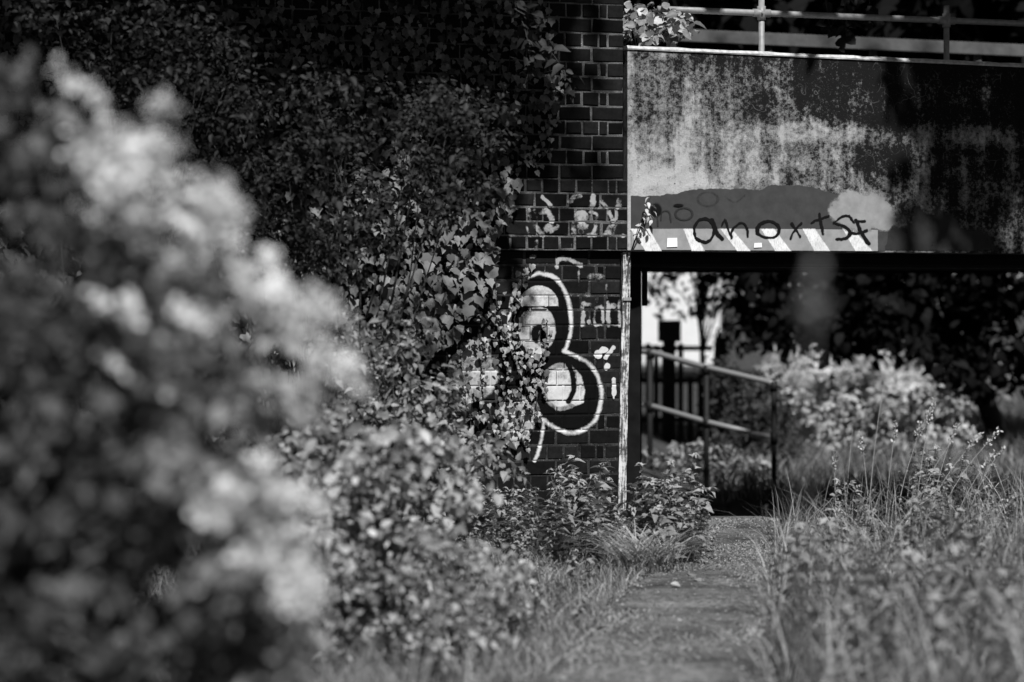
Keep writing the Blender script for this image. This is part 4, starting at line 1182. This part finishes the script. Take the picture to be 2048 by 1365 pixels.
# right-hand weeds
def wp(x): return 'beside the dark path' if x < 1700 else 'before the bright bush' if x < 1880 else 'before the black wall'
RX = [(1600, 985), (1640, 950), (1700, 930), (1790, 900), (1880, 860), (1960, 900), (2040, 960)]
for k in range(160):
    d = 15.0 - 3.4 * random.random() ** 1.3
    x = random.uniform(1590 + (15 - d) * 10, 2060)
    if PX(x, d) < path_r(d) - .15: continue
    yt = np.interp(x, [p[0] for p in RX], [p[1] for p in RX]) + (15.0 - d) * 55 + abs(random.gauss(0, 30))
    top_plant('weed', 'leafy weed in the tangle across the path, ' + wp(x), 'weed', x, yt, d, 'weeds ' + wp(x), random.choice(fine + protos), .2)
def patchy(X, Y, lo):
    q = np.sin(X * 7.1 + 1.3 * Y) + np.sin(Y * 5.3 - X * 3.1 + 2) + np.sin(X * 13 - Y * 9)
    return rng.random(len(X)) < lo + (1 - lo) * ss(-.6, 1.0, q)
X, Y = scatter(7500, 10.0, 15.2, 1, 1.9, 1.1); k_ = patchy(X, Y, .1)
grass_obj('tall_grass', 'tangled tall grass across the path from the nettles', X[k_], Y[k_], .15, .62, .0036, (.1, 1.0), (.15, 1))
X, Y = scatter(4200, 3.6, 10.0, 1, 1.5, 1.2)
keep = (X > .42 + (Y - 5) * .14) & patchy(X, Y, .06)
grass_obj('blurred_grass', 'soft out of focus grass at the lower edge of the photo', X[keep], Y[keep], np.interp(Y[keep], [3.6, 6, 10], [.5, .4, .2]), np.interp(Y[keep], [3.6, 6, 10], [1.12, .95, .7]), .004, (.2, 1.1), (0, 1))
for k in range(60):
    d = random.uniform(7.6, 12); X_ = path_r(d) + random.uniform(-.05, 1.3)
    xx = 1024 + F * X_ / d
    if xx > 2150: continue
    hh = random.uniform(.35, .65) + max(0, 8 - d) * .07
    top_plant('soft_weed', 'out of focus leafy weed in the lower grass', 'weed', xx, HORIZON - F * (gz1(X_, d) + hh - CAMH) / d, d, 'out of focus weeds in the lower grass', random.choice(fine + protos), .3)
X, Y = scatter(5000, 4.5, 8.0, -1, 1.6, 1.2)
grass_obj('near_grass', 'blurred grass under the foreground bush', X, Y, .25, .62, .004, (.1, .7), (.1, .9))

def seed_stalk(label, x0, y0, x1, y1, d, head, hr_=.008, group=None):
    B = P(x0, y0, d); B.z = gz1(B.x, d)
    T_ = P(x1, y1, d)
    root = empty('grass_stalk', B); tag(root, label, 'grass stalk', group)
    e = T_ - B
    cur = lambda t: Vector((e.x * t ** 1.8, e.y * t, e.z * t))
    MB().tube([cur(k / 8) for k in range(9)], [.0032 - .0018 * k / 8 for k in range(9)], 5, False).build('stem', M['dry_stem'], root, True)
    if head:
        nq = head
        t = 1 - .16 * rng.random(nq)
        pos = np.array([cur(v) for v in t]) + rng.normal(size=(nq, 3)) * hr_
        ax = np.tile(np.array(e.normalized()), (nq, 1)) + rng.normal(size=(nq, 3)) * .5
        o = link(bpy.data.objects.new('seed_head', leaf_mesh('seed_head', pos, rand_dirs(nq), ax, np.full(nq, .020), .6 + .4 * rng.random(nq), T_QUAD, M['dead_leaf'])), root)
        o['kind'] = 'stuff'
stalks = [(1735, 1090, 1770, 755, 14.2, 0), (1770, 1090, 1793, 845, 14.6, 30), (1690, 1080, 1705, 860, 14.7, 0), (1672, 1070, 1668, 905, 14.7, 24), (1740, 1100, 1722, 870, 14.5, 22), (1830, 1120, 1868, 800, 14.6, 34), (1790, 1080, 1855, 830, 14.8, 26),
          (1840, 1130, 1960, 870, 14.3, 36), (1870, 1120, 2000, 860, 14.4, 36), (1860, 1100, 1915, 848, 14.8, 30), (1820, 1150, 1905, 880, 14.6, 0), (1900, 1140, 1990, 905, 14.0, 30), (1930, 1150, 2010, 890, 14.5, 26), (1810, 1100, 1840, 842, 14.9, 20), (1880, 1180, 2040, 990, 13.8, 24)]
sl_ = ['bare upright blade, the tallest in front of the bright bush', 'upright seeding stalk just right of the tallest blade', 'bare stalk nearest the handrail side of the weeds', 'short seeding stalk at the path side of the weeds', 'seeding stalk left of the tallest blade', 'seeding stalk with its head over the middle of the bright bush', 'seeding stalk below the middle of the bright bush',
       'leaning seed head against the dark underpass wall', 'outermost leaning seed head near the edge of the photo', 'pale seed head standing above the leafy weeds', 'long bare straw slanting across the leafy weeds', 'seed head slanting low over the dark weeds', 'slanting seed head under the outermost one', 'round headed stalk among the upright stalks', 'lowest slanting seed head at the photo edge']
for q, l_ in zip(stalks, sl_): seed_stalk(l_, *q)
# a few stalks close to the lens on the same side
for k, (x, y0, yt, d, l_) in enumerate([(1632, 1400, 505, 3.2, 'large soft blurred seed head standing before the beam edge')]):
    B = P(x, yt, d); g = gz1(B.x, d)
    root = empty('near_stalk', (B.x - .05, d, g)); tag(root, l_, 'grass stalk')
    e = B - root.location
    cur = lambda t: Vector((e.x * t ** 2, 0, e.z * t))
    MB().tube([cur(j / 8) for j in range(9)], [.0030] * 9, 5, False).build('stem', M['stem'], root, True)
    nq = 24 if k == 0 else 12
    t = 1 - (.055 if k < 2 else .04) * rng.random(nq)
    pos = np.array([cur(v) for v in t]) + rng.normal(size=(nq, 3)) * .007
    link(bpy.data.objects.new('seed_head', leaf_mesh('seed_head', pos, rand_dirs(nq), rand_dirs(nq) + np.array([0, 0, 1.]), np.full(nq, .016), .1 + .4 * rng.random(nq), T_QUAD, M['dead_leaf'])), root)

# loose grit on the path, and grass beyond the underpass
n = 42000
Y = 9.6 + 7.3 * rng.random(n); t = rng.random(n); X = path_l(Y) * (1 - t) + path_r(Y) * t
keep = patchy(X * .6, Y * .45, .12); X, Y = X[keep], Y[keep]; n = len(X)
Z = ground_z(X, Y) + .044
oc = np.array([(1, 0, 0), (-.5, .87, 0), (-.5, -.87, 0), (0, 0, .8)], float)
of = np.array([(0, 1, 3), (1, 2, 3), (2, 0, 3)])
sz = .004 + .009 * rng.random(n) ** 2
an = rng.random(n) * 6.28
ca, sa = np.cos(an), np.sin(an)
V = oc[None] * sz[:, None, None] * (1 + .5 * (rng.random((n, 4, 3)) - .5))
V = np.stack([V[..., 0] * ca[:, None] - V[..., 1] * sa[:, None], V[..., 0] * sa[:, None] + V[..., 1] * ca[:, None], V[..., 2] * 1.1], -1) + np.stack([X, Y, Z], -1)[:, None]
Fc = (of[None] + (np.arange(n) * 4)[:, None, None]).reshape(-1, 3)
s = Nodes('grit'); s.base(s.rng(s.attr('tone'), 0, 1, .02, .30), .85, .2)
o = link(bpy.data.objects.new('gravel', mesh_np('gravel', V.reshape(-1, 3), Fc.ravel(), np.arange(len(Fc)) * 3, np.full(len(Fc), 3), s.m, False, {'tone': np.repeat(rng.random(n) ** 1.6, 4)})))
tag(o, 'loose grit strewn over the path', 'gravel', kind='stuff')
n = 16000
Y = 21.8 + 15.5 * rng.random(n); X = PXv(1440, Y) + 4.6 * rng.random(n)
grass_obj('far_grass', 'dim grass at the far mouth of the underpass', X, Y, .08, .42, .007, (.2, .9), (0, .8))
# fallen leaves on the path
for k in range(14):
    d = random.uniform(10.4, 15.4); x = random.uniform(path_l(d) + .05, path_r(d) - .4)
    me = leaf_mesh('fallen_leaf', np.zeros((1, 3)), np.array([[random.gauss(0, .3), random.gauss(0, .3), 1]]), np.array([[random.gauss(0, 1), random.gauss(0, 1), 0]]), np.array([random.uniform(.035, .07)]), np.array([random.random()]), T_WIDE, M['dead_leaf'])
    o = link(bpy.data.objects.new('fallen_leaf', me)); o.location = (x, d, gz1(x, d) + .055)
    tag(o, 'small fallen leaf lying on the gritty path', 'leaf', 'fallen leaves on the path')

# ------------------------------------------------------------------ bramble between the ivy and the foreground
bush('bramble', 'soft focus bramble bush below the ivy', 'bramble', [(620, 830), (740, 850), (880, 870), (950, 950), (960, 1040), (880, 1080), (760, 1130), (560, 1150), (560, 900)], 105, (9.6, 11.4), .10, 24, .044, T_WIDE, M['bramble'], (PX(740, 10.5), 10.5, 0.05), 26, .005, tonef=lambda xy, d: .5 + .5 * rng.random(len(xy)))
bush('leafy_bush', 'leafy bush between the bramble and the brick wall', 'bush', [(650, 640), (820, 640), (880, 760), (920, 870), (1000, 900), (1030, 960), (900, 1020), (700, 900)], 110, (12.4, 13.8), .11, 26, .045, T_NETTLE, M['nettle'], (PX(840, 13.2), 13.2, 0.05), 22, .005)
bush('low_weeds', 'low pale weeds in front of the bramble', 'weeds', [(560, 1060), (760, 1040), (960, 1090), (1060, 1150), (1080, 1230), (980, 1290), (780, 1340), (600, 1360)], 210, (9.3, 11.5), .08, 24, .034, T_NETTLE, M['bramble'], (PX(800, 10.4), 10.4, 0.02), 16, .003, tonef=lambda xy, d: .4 + .6 * rng.random(len(xy)))

# ------------------------------------------------------------------ the big blurred bush in the foreground
FG = [(-500, 90), (0, 100), (50, 170), (120, 190), (170, 230), (230, 290), (330, 330), (400, 400), (470, 480), (540, 560), (620, 650), (690, 740), (660, 810), (600, 850), (600, 960), (560, 1030), (610, 1100), (600, 1230), (640, 1420), (-500, 1420)]
fgb = empty('foreground_bush', (PX(120, 5.4), 5.4, 0))
tag(fgb, 'large out of focus pale bush filling the near side of the photo', 'bush')
xy = np.concatenate([poly_sample(FG, 330), poly_sample([(-100, 500), (300, 600), (480, 900), (560, 1100), (640, 1400), (-100, 1400)], 270)]); d = 4.9 + 1.2 * rng.random(len(xy))
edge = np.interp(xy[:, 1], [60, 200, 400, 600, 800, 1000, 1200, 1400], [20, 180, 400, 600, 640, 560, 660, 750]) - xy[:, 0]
ct = np.clip(1.0 - edge / 420, .18, 1) * (.55 + .45 * rng.random(len(xy))) * (.25 + .75 * ss(60, 420, xy[:, 0] + .25 * xy[:, 1]))  # sunlit rim and shaded inner side are put into the leaf tone
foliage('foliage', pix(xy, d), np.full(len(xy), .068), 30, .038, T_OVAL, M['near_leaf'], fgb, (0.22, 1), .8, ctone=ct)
stems('stems', (fgb.location.x, 5.4, 0), pix(xy, d)[::12], .006, M['stem'], fgb)
pale = [(150, 165, 30), (190, 200, 26), (330, 215, 24), (175, 350, 34), (225, 385, 28), (645, 690, 30), (680, 730, 34), (700, 750, 24), (365, 810, 32), (330, 840, 24), (590, 1165, 34), (640, 600, 34), (655, 625, 24)]
for q in poly_sample([(130, 200), (240, 260), (350, 260), (440, 380), (540, 480), (610, 580), (560, 640), (430, 600), (300, 520), (180, 420)], 42): pale.append((q[0], q[1], random.uniform(14, 32)))
for q in poly_sample([(180, 560), (420, 640), (640, 700), (600, 830), (420, 860), (240, 760)], 18): pale.append((q[0], q[1], random.uniform(12, 24)))
for q in poly_sample([(360, 960), (560, 900), (640, 990), (650, 1110), (610, 1200), (480, 1180)], 30): pale.append((q[0], q[1], random.uniform(14, 30)))
for (x, y, r) in pale:
    c0 = P(x, y, random.uniform(4.8, 5.4)); r_ = r / F * 5.0
    n = int(12 + r * 1.1)
    off = rng.normal(size=(n, 3)) * np.array([random.uniform(.5, .9), .5, random.uniform(.3, .6)]) * r_
    k = off[:, 0].copy(); off[:, 2] -= k * random.uniform(-.2, 1.0)
    pos = np.array(c0) + off - np.array(fgb.location)
    link(bpy.data.objects.new('blossom', leaf_mesh('blossom', pos, unit(VIEWN + rng.normal(size=(n, 3)) * .6), rand_dirs(n), np.full(n, .018), np.clip(rng.normal(size=n) * .2 + random.uniform(.25, 1.05) - .5 * (x < 150), 0, 1), T_WIDE, M['near_pale'])), fgb)
